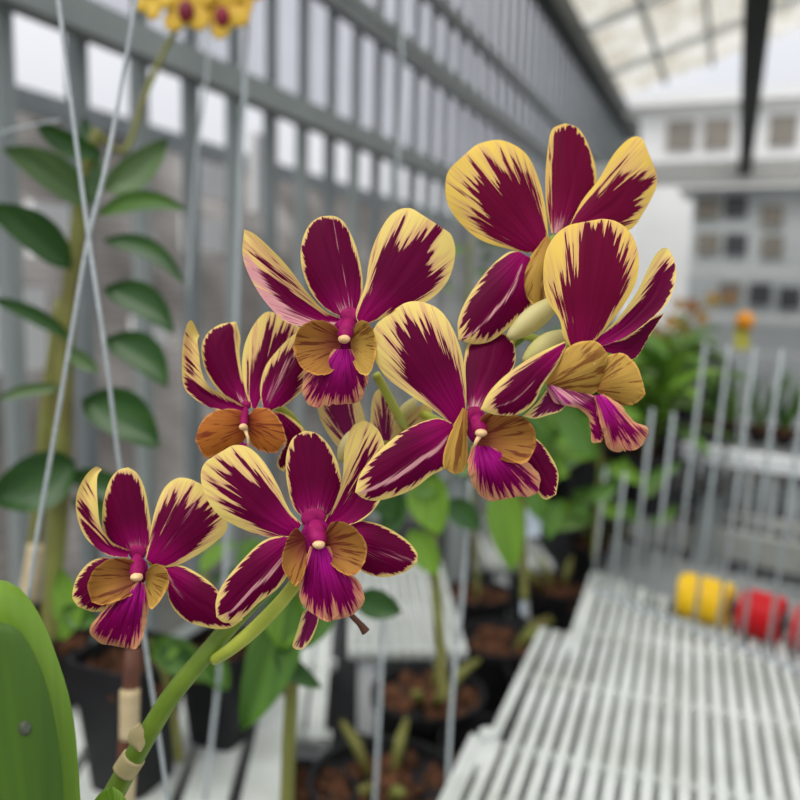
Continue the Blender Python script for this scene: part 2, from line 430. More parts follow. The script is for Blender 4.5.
# ---- flower B : right, in front of A
pos, k = flower((530, 220, .3), .263, None, None)
fl = column(pos, k, (165, 430), (210, 480), 50, label='rightmost bloom of the spray, facing down to the right', zc=3, capr=(10, 10))
mk(fl, pos, k, 'sepal', [(150,440),(112,390),(98,330),(55,262),(44,180),(55,100),(95,40),(150,12),(187,38)],
   [(185,440),(262,350),(318,275),(355,200),(362,120),(340,50),(295,8),(240,-4),(205,8),(187,38)], dict(z0=0, zt=-7, bow=4, cup=-.25, ripple=.7), (62,46,26), 'petal_gold', taper=.1)
mk(fl, pos, k, 'petal', [(210,405),(290,330),(350,250),(385,180),(415,120),(440,95),(460,94)],
   [(230,425),(320,390),(400,335),(462,270),(487,190),(480,130),(460,94)], dict(z0=-2, zt=-7, bow=2, cup=.3), (20,8,34), 'petal')
mk(fl, pos, k, 'sepal', [(210,410),(290,400),(330,380),(390,335),(449,308)],
   [(225,430),(280,448),(347,463),(400,385),(449,308)], dict(z0=-4, zt=-9, bow=1, cup=.2), (8,2,10), 'petal')
mk(fl, pos, k, 'side_lobe', [(52,545),(70,490),(120,430),(175,404),(225,408),(258,446)], [(60,560),(120,582),(190,588),(232,562),(248,510),(258,446)],
   dict(z0=0, zt=5, bow=3, cup=-.5, groove=0, ripple=.4), (7,7,8), 'lobe_gold')
mk(fl, pos, k, 'side_lobe', [(225,560),(240,490),(262,452),(310,445),(352,480),(376,535),(382,580)], [(225,575),(262,600),(310,618),(345,614),(366,600),(382,580)],
   dict(z0=2, zt=7, bow=2, cup=-.5, groove=0, ripple=.6), (8,8,10), 'lobe_gold')
mk(fl, pos, k, 'lip', [(55,560),(85,610),(150,625),(192,655),(202,700),(205,738),(232,738)], [(80,540),(180,575),(235,600),(258,660),(252,700),(245,725),(232,738)],
   dict(z0=1, zt=6, bow=2, cup=-.6, groove=0, ripple=.6), (12,12,10), 'lip', pale=lambda u,v: .6 if u < .45 else max(0,.6-(u-.45)*4))
mk(fl, pos, k, 'lip', [(212,585),(225,650),(245,710),(258,760),(290,772),(318,758)], [(245,580),(300,615),(345,670),(392,692),(385,735),(350,765),(318,758)],
   dict(z0=6, zt=8, bow=3, cup=-.5, ripple=1.0, rk=6), (20,24,46), 'lip', taper=.3)
pos, k = flower((340, 290, .325), .262, None, None)
mk(fl, pos, k, 'petal', [(692,158),(630,185),(565,222),(500,270),(455,320),(432,368)],
   [(695,175),(665,235),(625,292),(595,350),(545,383),(480,384),(432,368)], dict(z0=1, zt=7, bow=3, cup=-.3), (16,12,20), 'petal', pale=midpale(.25,.06,.6))
mk(fl, pos, k, 'sepal', [(640,300),(612,340),(580,372),(562,388)],
   [(700,350),(680,372),(640,385),(600,396),(562,388)], dict(z0=-2, zt=-2, cup=.2), (14,8,20), 'petal_cream')

# ---- flower D : centre
pos, k = flower((340, 290, .325), .270, None, None)
fl = column(pos, k, (415, 385), (434, 440), 62, label='central bloom with a drooping lip, overlapping its neighbours')
mk(fl, pos, k, 'petal', [(345,415),(290,372),(200,312),(140,265),(104,205),(98,140),(118,98),(150,78),(170,58)],
   [(388,375),(388,290),(376,200),(345,115),(305,60),(250,36),(205,38),(170,58)], dict(z0=0, zt=-3, bow=3, cup=-.2, ripple=.8), (38,34,40))
mk(fl, pos, k, 'sepal', [(395,372),(383,310),(380,240),(392,170),(430,135),(480,118)],
   [(430,372),(470,310),(520,262),(541,210),(528,150),(480,118)], dict(z0=-1, zt=-20, bow=0, cup=-.2), (8,8,6), pale=basepale)
mk(fl, pos, k, 'sepal', [(345,408),(290,395),(205,428),(125,490),(65,560),(46,622)],
   [(352,440),(335,535),(282,570),(220,615),(135,645),(80,645),(46,622)], dict(z0=0, zt=5, bow=3, cup=-.3), (11,12,22), pale=midpale(.25,.13,.85))
mk(fl, pos, k, 'sepal', [(540,440),(600,455),(645,505),(672,565),(665,630)],
   [(520,500),(570,550),(600,610),(630,645),(665,630)], dict(z0=-2, zt=1, bow=1, cup=-.3), (7,7,10))
mk(fl, pos, k, 'side_lobe', [(378,362),(348,420),(322,490),(318,540),(350,565)], [(392,370),(392,440),(392,510),(382,555),(350,565)],
   dict(z0=3, zt=8, bow=2, cup=-.8, groove=0), (5,5,8), 'lobe_gold')
mk(fl, pos, k, 'side_lobe', [(420,440),(440,385),(500,376),(560,390),(598,425),(602,480)], [(420,490),(470,515),(530,532),(575,528),(602,480)],
   dict(z0=3, zt=9, cup=.5, groove=0, ripple=.6), (8,8,10), 'lobe')
mk(fl, pos, k, 'lip', [(405,480),(392,530),(402,585),(425,625),(460,648),(505,640)], [(470,480),(545,510),(600,550),(617,590),(600,632),(550,628),(505,640)],
   dict(z0=6, zt=6, bow=4, cup=-.4, ripple=1.2, rk=6), (26,30,34), 'lip', taper=.5)
b = MB(); b.tube([pos(430, 448, 9), pos(420, 465, 10), pos(408, 490, 9)], [.9e-3, .7e-3, .4e-3], 8); b.build('pollen_thread', M['cap'], fl, True)

# ---- flower F : lower centre
pos, k = flower((180, 400, .325), .276, None, None)
fl = column(pos, k, (412, 365), (427, 445), 80, label='large open bloom at the lower centre, facing the viewer squarely')
mk(fl, pos, k, 'petal', [(350,420),(290,425),(200,400),(120,355),(76,290),(64,225),(85,185),(130,170)],
   [(375,380),(338,340),(300,260),(258,190),(215,148),(175,138),(145,148),(130,170)], dict(z0=0, zt=-3, bow=3, cup=-.2, ripple=.7), (32,36,44))
mk(fl, pos, k, 'sepal', [(395,372),(352,335),(330,260),(326,180),(345,120),(384,94)],
   [(425,372),(470,340),(496,285),(490,210),(462,145),(425,105),(384,94)], dict(z0=-1, zt=-5, bow=1, cup=-.3), (11,9,12), pale=basepale)
mk(fl, pos, k, 'petal', [(440,380),(475,320),(500,240),(506,155),(528,85),(562,62)],
   [(450,390),(520,385),(580,355),(625,290),(640,200),(620,110),(592,74),(562,62)], dict(z0=-1, zt=-6, bow=1, cup=.3), (42,16,46))
mk(fl, pos, k, 'sepal', [(490,385),(545,370),(620,385),(690,425),(728,468),(730,498)],
   [(500,440),(535,490),(565,530),(630,545),(695,528),(730,498)], dict(z0=-2, zt=2, bow=1, cup=-.3), (7,9,14), pale=midpale(.1,.5,.35,.5))
mk(fl, pos, k, 'sepal', [(345,415),(262,430),(185,500),(130,570),(110,620),(112,668)],
   [(365,440),(335,530),(300,580),(245,622),(190,672),(140,686),(112,668)], dict(z0=0, zt=4, bow=3, cup=-.3), (11,12,18), pale=midpale(.3,.14,.75))
mk(fl, pos, k, 'side_lobe', [(385,420),(355,395),(325,440),(313,500),(330,545),(355,572)], [(390,480),(385,520),(376,550),(355,572)],
   dict(z0=3, zt=7, cup=.4, groove=0, ripple=.4), (5,5,8), 'lobe')
mk(fl, pos, k, 'side_lobe', [(440,430),(465,378),(510,378),(550,405),(573,450),(568,495)], [(445,480),(480,520),(520,540),(550,530),(568,495)],
   dict(z0=3, zt=8, cup=.5, groove=0, ripple=.5), (6,6,8), 'lobe')
mk(fl, pos, k, 'lip', [(400,450),(378,520),(366,585),(380,635),(425,668),(455,680)], [(460,450),(510,520),(552,560),(567,615),(540,655),(500,670),(455,680)],
   dict(z0=5, zt=6, bow=3, cup=-.4, ripple=1.1, rk=6), (16,20,40), 'lip', taper=.5)
mk(fl, pos, k, 'sepal', [(402,640),(378,655),(360,710),(346,755),(358,768)], [(420,640),(427,675),(405,735),(378,765),(358,768)],
   dict(z0=-6, zt=-8, cup=.2), (15,5,14), 'petal_cream')

# ---- flower G : lower left
pos, k = flower((40, 440, .325), .287, None, None)
fl = column(pos, k, (300, 345), (297, 422), 56, label='lowest, leftmost bloom of the spray, nearest the big leaf')
mk(fl, pos, k, 'petal', [(270,362),(205,352),(142,302),(113,230),(114,165),(140,110),(172,82),(190,90)],
   [(275,340),(215,310),(186,262),(178,200),(175,140),(178,108),(190,90)], dict(z0=0, zt=-5, bow=2, cup=.6), (10,22,70))
mk(fl, pos, k, 'sepal', [(290,355),(232,325),(196,285),(193,205),(212,130),(240,94),(272,84)],
   [(325,355),(344,300),(336,220),(322,150),(300,104),(272,84)], dict(z0=-1, zt=-4, bow=1, cup=-.3), (10,13,16), pale=basepale)
mk(fl, pos, k, 'petal', [(325,365),(336,310),(350,230),(378,155),(415,120),(455,118),(500,138)],
   [(350,385),(405,390),(470,362),(535,318),(576,272),(560,215),(500,138)], dict(z0=0, zt=-5, bow=2, cup=-.2, ripple=.6), (26,26,34), pale=midpale(-.1,.04,.6,.3))
mk(fl, pos, k, 'sepal', [(385,385),(440,388),(500,420),(545,460),(575,510),(625,552)],
   [(390,420),(400,500),(450,556),(530,580),(585,578),(625,552)], dict(z0=-1, zt=3, bow=2, cup=-.3), (9,9,22), pale=lambda u,v: .9*math.exp(-((v-.25)/.18)**2)*max(0,1-u*2))
mk(fl, pos, k, 'sepal', [(250,385),(205,362),(155,375),(115,420),(99,480),(115,512)],
   [(260,420),(230,490),(205,522),(160,528),(115,512)], dict(z0=-2, zt=1, bow=1, cup=-.3), (9,9,16), pale=midpale(.1,.5,.35,.3))
mk(fl, pos, k, 'side_lobe', [(315,415),(285,370),(220,365),(170,395),(147,445),(160,498)], [(312,440),(285,475),(225,500),(190,508),(160,498)],
   dict(z0=3, zt=7, cup=.5, groove=0, ripple=.4), (7,7,8), 'lobe')
mk(fl, pos, k, 'side_lobe', [(325,410),(350,382),(385,392),(398,435),(385,465)], [(325,440),(330,485),(340,520),(360,505),(385,465)],
   dict(z0=3, zt=6, cup=.5, groove=0), (6,6,8), 'lobe_gold')
mk(fl, pos, k, 'lip', [(300,435),(240,488),(185,535),(153,582),(175,620),(230,632),(285,640)], [(322,440),(336,490),(330,545),(318,600),(305,635),(285,640)],
   dict(z0=5, zt=6, bow=3, cup=-.4, ripple=1.0, rk=6), (18,14,34), 'lip', taper=.5)

# ---- flower E : left middle
pos, k = flower((160, 290, .25), .291, None, None)
fl = column(pos, k, (345, 460), (333, 548), 42, label='left bloom tucked half behind the upper centre one', capr=(20, 16))
mk(fl, pos, k, 'petal', [(330,488),(215,475),(135,432),(93,378),(88,270),(95,190),(112,130),(130,124),(158,182)],
   [(335,465),(250,415),(195,385),(165,320),(156,250),(150,205),(158,182)], dict(z0=0, zt=-4, bow=2, cup=.6), (16,34,90))
mk(fl, pos, k, 'sepal', [(340,470),(235,402),(182,320),(165,240),(185,180),(235,140),(305,126)],
   [(362,465),(350,400),(328,330),(318,250),(322,190),(305,126)], dict(z0=-1, zt=-5, bow=1, cup=-.3), (10,15,10), pale=basepale)
mk(fl, pos, k, 'petal', [(365,472),(340,400),(328,305),(340,215),(378,135),(425,88),(470,95)],
   [(385,475),(425,400),(500,330),(560,260),(575,180),(530,125),(470,95)], dict(z0=-1, zt=-7, bow=1, cup=-.1), (46,20,50))
mk(fl, pos, k, 'petal', [(412,470),(400,400),(420,310),(475,235),(540,175),(600,165)],
   [(440,485),(510,455),(575,395),(630,300),(640,220),(600,165)], dict(z0=2, zt=-1, bow=3, cup=-.3), (22,30,20), pale=midpale(-.2,.25,.6))
mk(fl, pos, k, 'sepal', [(430,480),(500,495),(555,535),(575,570),(535,650),(495,728)],
   [(440,500),(485,560),(500,610),(470,680),(472,710),(495,728)], dict(z0=-2, zt=-1, cup=-.3), (12,8,10))
mk(fl, pos, k, 'side_lobe', [(345,500),(300,476),(215,485),(160,535),(142,600)], [(348,580),(320,622),(250,650),(182,668),(142,600)],
   dict(z0=3, zt=7, cup=-.3, bow=2, groove=0, ripple=.4), (8,8,8), 'lobe_rust')
mk(fl, pos, k, 'side_lobe', [(355,500),(385,472),(440,478),(485,530),(505,605)], [(352,580),(372,625),(420,648),(465,650),(505,605)],
   dict(z0=3, zt=6, cup=-.3, bow=2, groove=0), (8,8,8), 'lobe_rust')
mk(fl, pos, k, 'lip', [(310,600),(260,630),(210,665),(170,668)], [(360,620),(330,650),(260,680),(170,668)], dict(z0=3, zt=5, cup=-.3), (10,10,10), 'lip')
b = MB(); b.tube([pos(340, 560, 9), pos(352, 590, 10), pos(352, 630, 9)], [.7e-3, .5e-3, .4e-3], 8); b.build('pollen_thread', M['cap'], fl, True)

# ---- flower H : half hidden behind C, F and D
pos, k = flower((300, 370, .15), .303, None, None)
fl = column(pos, k, (430, 520), (400, 600), 70, label='half hidden bloom seen in the gap between three front blooms', zc=2, capr=(10,10))
mk(fl, pos, k, 'sepal', [(290,560),(210,460),(145,350),(118,240),(150,170),(250,140)],
   [(470,520),(450,400),(415,260),(370,170),(250,140)], dict(z0=0, zt=-3, cup=-.3), (42,42,20), 'petal_cream', taper=.9)
mk(fl, pos, k, 'sepal', [(470,470),(470,330),(478,220),(500,150),(540,118)],
   [(650,470),(640,340),(625,220),(585,140),(540,118)], dict(z0=0, zt=-3, cup=-.3), (32,32,26), 'petal_cream', taper=.9)
mk(fl, pos, k, 'petal', [(560,480),(600,420),(680,330),(760,260),(860,200)], [(600,500),(700,440),(800,400),(880,300),(860,200)], dict(z0=-2, zt=-3, cup=.2), (90,90,50), 'petal_cream', taper=.9)

# ---- stalk, pedicels, buds
def tube_px(name, pts, rad, mat, parent, n=12, smooth=True):
    c = catmull([Vector((p[0], p[1], p[2]*1000)) for p in pts], 9*(len(pts)-1)+1)
    w = [P(p.x, p.y, p.z/1000) for p in c]
    if hasattr(rad, '__len__'):
        rr = []
        for i in range(len(w)):
            t = i/(len(w)-1)*(len(rad)-1); a = int(min(t, len(rad)-2)); rr.append(rad[a] + (rad[a+1]-rad[a])*(t-a))
    else: rr = rad
    b = MB(); b.tube(w, rr, n); return b.build(name, mat, parent, smooth)
pz = Vector((-.17, .20, .856))
b = MB(); b.tube([pz, pz+Vector((0,0,.005)), pz+Vector((0,0,.10)), pz+Vector((0,0,.105)), pz+Vector((0,0,.115))], [.035, .042, .055, .060, .060], 28); b.build('pot', M['black'], plant)
sp0 = P(104, 812, .302); b = MB(); b.tube([sp0+Vector((0,0,.004)), sp0.lerp(pz+Vector((0,0,.11)), .4)+Vector((0,0,-.03)), pz+Vector((0,0,.11))], [.0043, .005, .006], 12); b.build('cane', M['stem'], plant, True)
tube_px('stalk', [(104,812,.302),(128,768,.300),(150,730,.299),(172,695,.298),(205,655,.298),(240,615,.301),(290,565,.306),(345,500,.311),(390,445,.313),(430,405,.314),(480,368,.314),(525,335,.311),(548,300,.306)],
        [.0042,.0040,.0037,.0035,.0033,.0029,.0026,.0024,.0022,.0019,.0018,.0016,.0014], M['stem'], plant)
br = surf('bract', [(138,752),(128,742),(130,730),(140,722)], [(141,752),(146,742),(144,730),(140,722)], M['bract'], plant, lambda x, y, z: P(x, y, .2945 - z/1000), lambda u, v, h: -1.2*v*v, nu=10, nv=8)
tube_px('bract_ring', [(124,772,.2995),(134,757,.2993)], [.0047,.0046], M['bract'], plant)
ped = [([(214,660,.2965),(232,648,.290),(262,622,.285),(292,588,.283),(312,552,.283)], [.0021,.0027,.0026,.0024,.0022]),
       ([(376,374,.286),(386,392,.290),(400,418,.299),(408,432,.312)], [.0016,.0017,.0017,.0018]),
       ([(150,560,.290),(190,590,.298),(222,618,.301),(232,625,.301)], [.0016,.0016,.0016,.0016]),
       ([(268,402,.296),(285,412,.300),(300,430,.304),(345,500,.311)], [.0016,.0018,.0018,.0018]),
       ([(470,420,.278),(450,425,.290),(425,415,.305),(418,416,.314)], [.0016,.0016,.0016,.0016]),
       ([(540,240,.298),(535,280,.305),(520,320,.310),(512,345,.312)], [.0016,.0016,.0016,.0016]),
       ([(585,345,.268),(560,345,.285),(540,340,.300),(525,336,.311)], [.0016,.0016,.0016,.0016]),
       ([(412,435,.306),(402,425,.308),(388,442,.310),(385,450,.313)], [.0014,.0014,.0014,.0014])]
for p, r in ped: tube_px('pedicel', p, r, M['pedicel'], plant)
def bud(a, b_, w, d):
    A = P(a[0], a[1], d); B = P(b_[0], b_[1], d-.004); ax = (B-A)
    m = MB(); pts = []; rad = []
    for i in range(15):
        t = i/14; pts.append(A.lerp(B, t)); rad.append(w/2*d/800*max(.12, math.sin(math.pi*min(1, t*.86+.09))**.7))
    m.tube(pts, rad, 16); return m.build('bud', M['bud'], plant, True)
bud((558,300),(508,338),24,.287); bud((566,334),(524,362),26,.283); bud((352,432),(340,462),15,.300)
bud((380,470),(372,505),16,.304); bud((418,398),(395,420),12,.305)
tube_px('withered_tip', [(345,608,.287),(352,616,.288),(360,624,.288),(366,632,.288)], [.0012,.0010,.0011,.0016], M['cane_brown'], plant)

# ---- the big near leaves belong to a plant of their own in front
near = empty('orchid_leaf_clump', P(-20, 860, .235), 'broad glossy green leaf blades cropped by the lower left corner', 'leaves')
o = surf('leaf', [(30,960),(-40,900),(-90,780),(-95,660),(-70,600),(-20,577)], [(95,960),(84,860),(80,790),(73,715),(58,660),(38,612),(14,584),(-20,577)],
   M['leaf_edge'], near, lambda x, y, z: P(x, y, .245 - z/1000), lambda u, v, h: 3*u*u - 9*v*v + 3*v, nu=30, nv=16)
o = surf('leaf', [(10,960),(-60,900),(-110,780),(-110,680),(-80,640),(-25,620)], [(72,960),(67,860),(64,800),(60,750),(50,697),(35,655),(14,626),(-25,620)],
   M['leaf_near'], near, lambda x, y, z: P(x, y, .232 - z/1000), lambda u, v, h: -3*v*v, nu=30, nv=16)
b = MB(); X_ = (M3 @ Vector((1,0,0))); Y_ = (M3 @ Vector((0,1,0))); Z_ = (M3 @ Vector((0,0,1)))
b.blob(P(25, 728, .2335), X_*.0020, Y_*.0023, Z_*.0012); b.build('blemish', M['spot'], near, True)
lc = P(0, 940, .245); b = MB(); b.tube([lc, pz+Vector((-.02,.0,.11))], [.006,.008], 12); b.build('cane', M['stem'], near, True)
surf('leaf', [(100,830),(92,808),(100,793),(112,786)], [(135,830),(130,808),(122,793),(112,786)], M['leaf_edge'], near, lambda x, y, z: P(x, y, .270-z/1000), lambda u,v,h: -1*v*v, nu=10, nv=8)

# ================================================================== leaves / canes helper for blurred plants
def leafpx(parent, a, b_, w, d, mat='leaf_mid', bend=0., dz=0., name='leaf', fold=.25):
    """leaf from a to b_ (picture positions) w wide at depth d; bend bows it sideways, dz swings the tip toward the viewer (m)"""
    a = Vector((*a, 0)); b_ = Vector((*b_, 0)); ax = b_-a; nrm = Vector((-ax.y, ax.x, 0)).normalized()
    L, R = [], []
    for t in (0, .12, .3, .5, .7, .87, 1):
        c = a + ax*t + nrm*bend*4*t*(1-t)
        hw = w/2*(math.sin(math.pi*min(1, t**.8))**.75 if 0 < t < 1 else .0) + (1.2 if t == 0 else .3)
        L.append((c+nrm*hw)[:2]); R.append((c-nrm*hw)[:2])
    return surf(name, L, R, M[mat], parent, lambda x, y, z: P(x, y, d - z/1000),
                lambda u, v, h: dz*1000*u + fold*w*d*v*v, nu=14, nv=6)

# ---- tall dendrobium with yellow flowers, left
tall = empty('dendrobium_plant', P(60, 600, .75), 'tall leafy orchid canes with dark green alternate leaves by the left fence', 'orchid plant')
tube_px('cane', [(48,640,.76),(58,520,.76),(62,420,.75),(66,330,.75),(76,250,.75),(84,180,.75),(98,130,.75)], [.008,.009,.0095,.009,.008,.007,.005], M['cane'], tall)
tube_px('cane', [(22,640,.80),(40,500,.80),(48,400,.80),(60,300,.80)], [.007,.007,.007,.005], M['cane'], tall)
tube_px('spike', [(98,135,.75),(125,150,.76),(145,95,.77),(165,50,.78),(182,20,.78),(200,-30,.78)], [.003,.003,.003,.0028,.0025,.002], M['cane'], tall)
for a, b_, w, mt, bd, dz in [((102,155),(34,120),24,'leaf_dark',-6,.03), ((90,205),(2,148),36,'leaf_grey',8,.05), ((72,268),(-18,205),38,'leaf_dark',9,.05),
    ((96,205),(84,116),22,'leaf_dark',0,-.02), ((104,190),(168,138),34,'leaf_grey',5,.0), ((98,214),(188,210),20,'leaf_mid',-12,.02),
    ((104,240),(184,284),20,'leaf_dark',-14,.02), ((70,338),(-12,298),16,'leaf_dark',5,.03), ((104,288),(174,334),32,'leaf_dark',-12,.02),
    ((106,338),(168,388),36,'leaf_dark',-12,.02), ((82,400),(160,448),48,'leaf_dark',-10,.02), ((76,462),(-14,500),56,'leaf_dark',-4,.03),
    ((60,388),(-5,400),12,'leaf_grey',4,.0), ((70,475),(135,492),26,'leaf_dark',0,.0), ((66,350),(100,372),16,'leaf_grey',0,0), ((72,500),(140,540),26,'leaf_dark',-4,0)]:
    leafpx(tall, a, b_, w, .74, mt, bd, dz)
leafpx(tall, (72,632), (60,568), 30, .70, 'leaf_bright', 0, .0); leafpx(tall, (60,612), (98,622), 24, .70, 'leaf_mid', 0, .0)
tube_px('sheath', [(28,600,.79),(36,545,.79)], [.009,.008], M['sheath'], tall)

def small_flower(parent, x, y, r, d, mat, lipmat=None, n=5, rot=0):
    f = MB(); c = P(x, y, d)
    for i in range(n):
        a = rot + 2*math.pi*i/n
        q = P(x + r*.55*math.cos(a), y + r*.55*math.sin(a), d-.002)
        dv = (q-c); Z = M3 @ Vector((0,0,1)); sd = dv.cross(Z).normalized()
        f.blob(c+dv, dv*1.1, sd*dv.length*.75, Z*.002, 10, 6)
    o = f.build('flower', mat, parent, True)
    if lipmat:
        g = MB(); dd = r*d/800
        g.blob(P(x, y+r*.25, d-.006), (M3 @ Vector((1,0,0)))*dd*.3, (M3 @ Vector((0,1,0)))*dd*.4, (M3 @ Vector((0,0,1)))*.004, 10, 7)
        g.build('lip', lipmat, o, True)
    return o
for i, (x, y, r, rt) in enumerate(((152,0,18,.2),(186,4,28,.9),(222,10,26,.4),(240,-8,22,1.3),(190,-26,26,0),(160,-20,22,.5))):
    small_flower(tall, x, y, r, .775 + .004*i, M['blossom'], M['blossom_red'] if i in (1, 2) else None, rot=rt)

# ---- wires
def wire(pts, r, label, group=None):
    o = tube_px('hanging_wire', pts, r, M['wire'], None, 8)
    tag(o, label, 'wire', group); return o
wire([(-4,-500,.42),(50,-60,.42),(59,5,.42),(72,110,.42),(89,240,.42),(105,350,.42),(120,470,.43),(135,570,.44),(146,650,.45),(158,730,.46),(170,815,.47)], [.0010]*4+[.0012]*7, 'pale wire running from the top left down behind the lowest bloom')
wire([(196,-500,.46),(146,-60,.46),(136,0,.46),(117,110,.46),(104,175,.45),(88,240,.443),(74,320,.44),(52,450,.44),(38,530,.44),(28,600,.44)], .0012, 'pale wire slanting down left, crossing the other wire in front of the leaves')
wire([(262,-500,.8),(249,-20,.8),(246,60,.8),(240,180,.8),(236,320,.8),(228,480,.8),(222,640,.8),(205,800,.8)], .0024, 'blurred vertical wire hanging left of the upper blooms')
wire([(216,-500,.9),(206,-20,.9),(208,60,.9),(196,160,.9),(188,300,.9)], .0018, 'faint wire below the yellow flowers, nearer the fence')
wire([(-20,139,.7),(20,128,.7),(60,120,.7)], .0012, 'thin pale thread crossing at the upper left edge')
wire([(420,-500,.9),(403,-20,.9),(402,80,.9),(396,200,.9)], .0018, 'faint vertical wire above the central blooms')
wire([(384,610,.8),(380,700,.8),(374,820,.8)], .0022, 'dark thin wire dropping between the bark filled pots below the blooms')
wire([(470,480,.8),(462,600,.8),(452,700,.8),(446,820,.8)], .0022, 'dim wire dropping below the central bloom past the pots')

# ================================================================== THE GREENHOUSE SHELL
W = -1.2
floor = MB(); floor.box((1.5, 6, -.03), Vector((4.2,0,0)), Vector((0,9,0)), Vector((0,0,.03)))
tag(floor.build('floor', M['floor']), kind='structure')
wall = empty('wall_left', (W, 0, 0), kind='structure')
h1 = on(0, W, 225, 85).z; h2 = on(0, W, 412, 66).z; h3 = on(0, W, 468, 40).z; hb = on(0, W, 592, 72).z
print('heights', h1, h2, h3, hb)
y0, y1 = .35, 9.5
def rail(z, w, mat, name='rail'):
    b = MB(); b.bar((W+.03, y0, z), (W+.03, y1, z), w*.8, w); return b.build(name, mat, wall)
rail(h1, .062, M['steel']); rail(h2, .045, M['steel_dark']); rail(h2+.05, .03, M['steel']); rail(h3, .05, M['steel_dark'])
rail(hb, .16, M['gutter'], 'eave_beam')
rail(.55, .05, M['steel'])
yy = on(0, W, 12, 200).y; yb = on(0, W, 88, 110).y; step = .178
print('bars', yy, yb, on(0, W, 143, 130).y, on(0, W, 195, 150).y)
y = yb - 5*step
i = 0
while y < 9.3:
    if y > .3:
        b = MB(); b.box((W-.025, y, (h1)/2+.1), Vector((.014,0,0)), Vector((0,.016,0)), Vector((0,0,(h1)/2-.1)))
        b.build('post', M['steel_dark'] if i % 2 else M['steel'], wall)
        for q in (0,):
            b = MB(); b.box((W-.02, y+q*step, (h1+hb)/2), Vector((.012,0,0)), Vector((0,.006 if q else .012,0)), Vector((0,0,(hb-h1)/2)))
            b.build('upper_bar', M['steel_dark'], wall)
    y += step; i += 1
# translucent corrugated cladding above the rail, outside of the bars
m, t = nt('translucent_cladding')
tc = N(t, 'ShaderNodeTexCoord'); no = N(t, 'ShaderNodeTexNoise'); no.inputs['Scale'].default_value = 3
t.links.new(tc.outputs['Object'], no.inputs[0]); r_ = ramp(t, [(.3, (.62,.63,.67)), (.7, (.88,.88,.93))]); t.links.new(no.outputs[0], r_.inputs[0])
finish(t, r_.outputs[0], .5, .1, .75); M['clad'] = m
on_ = [n for n in t.nodes if n.type == 'OUTPUT_MATERIAL'][0]; src = on_.inputs[0].links[0].from_socket
tp = N(t, 'ShaderNodeBsdfTransparent'); tp.inputs[0].default_value = (.86, .87, .92, 1); ms = N(t, 'ShaderNodeMixShader'); ms.inputs[0].default_value = .5
t.links.new(src, ms.inputs[1]); t.links.new(tp.outputs[0], ms.inputs[2]); t.links.new(ms.outputs[0], on_.inputs[0])
m, t = nt('roof_sheet_translucent')
tc = N(t, 'ShaderNodeTexCoord'); no = N(t, 'ShaderNodeTexNoise'); no.inputs['Scale'].default_value = 2.5; no.inputs['Detail'].default_value = 5
mp = N(t, 'ShaderNodeMapping'); mp.inputs['Scale'].default_value = (3, 1, 1)
t.links.new(tc.outputs['Object'], mp.inputs[0]); t.links.new(mp.outputs[0], no.inputs[0]); r_ = ramp(t, [(.35, (.60,.56,.46)), (.65, (.86,.85,.80))]); t.links.new(no.outputs[0], r_.inputs[0])
finish(t, r_.outputs[0], .5, .3, .65); M['roofsheet'] = m
b = MB(); n = 420; zlo, zhi = h1+.04, hb
for i in range(n+1):
    yv = .4 + (y1-.4)*i/n; xo = W-.075 + .008*math.sin(i*1.2)
    b.v += [Vector((xo, yv, zlo)), Vector((xo, yv, zhi))]
for i in range(n): b.f.append([2*i, 2*i+1, 2*i+3, 2*i+2])
b.build('cladding_sheet', M['clad'], wall, True)

# roof: open above the camera bay, sheets from Y=1.5 to the gable
GY = 8.2
roof = empty('ceiling', (0, 4, hb), kind='structure')
ridge = (0.02, hb+.45)
def roofz(x): return hb + .10 + (x-W)*.32 if x < 1.2 else hb+.10+(1.2-W)*.32-(x-1.2)*.25
b = MB(); nx = 150
xs = [W-.02 + (5.0-W)*i/nx for i in range(nx+1)]
for i, x in enumerate(xs):
    z = roofz(x) + .015*math.sin(i*1.57)
    b.v += [Vector((x, 1.6, z)), Vector((x, GY, z))]
for i in range(nx): b.f.append([2*i, 2*i+1, 2*i+3, 2*i+2])
b.build('roof_sheet', M['roofsheet'], roof, False)
for yv in (2.4, 3.6, 4.8, 6.0, 7.2):
    b = MB(); b.bar((W, yv, roofz(W)-.05), (1.2, yv, roofz(1.2)-.05), .05, .05); b.bar((1.2, yv, roofz(1.2)-.05), (5, yv, roofz(5)-.05), .05, .05)
    b.build('rafter', M['white_steel'], roof)
for x in (-.75, -.35, .45, .9, 1.6, 2.3, 3.0):
    b = MB(); b.bar((x, 1.6, roofz(x)-.03), (x, GY, roofz(x)-.03), .03, .04); b.build('purlin', M['steel'], roof)
gz = on(1, 3.2, 757, 20)
b = MB(); b.bar((gz.x, 1.2, gz.z), (gz.x, 6.6, gz.z), .085, .12); tag(b.build('trim_1', M['gutter']), kind='structure')
print('gutter', gz)
# cross beam and end gable
cb = on(1, 6.6, 735, 172)
b = MB(); b.bar((W, 6.6, cb.z), (5, 6.6, cb.z), .10, .16); tag(b.build('trim_2', M['facade']), kind='structure')
for x in (W+.9, .05, 1.3, 2.6, 3.9):
    b = MB(); b.bar((x, 6.62, 0), (x, 6.62, cb.z), .05, .05); tag(b.build('trim_3', M['white_steel']), kind='structure')
gable = empty('wall_back', (0, GY, 0), kind='structure')
for x in [W + .42*i for i in range(15)]:
    b = MB(); b.bar((x, GY, 0), (x, GY, roofz(x)-.02), .035, .035); b.build('mullion', M['white_steel'], gable)
for z in (.9, cb.z+.25, cb.z+.8):
    b = MB(); b.bar((W, GY, z), (5, GY, z), .04, .05); b.build('rail', M['white_steel'], gable)

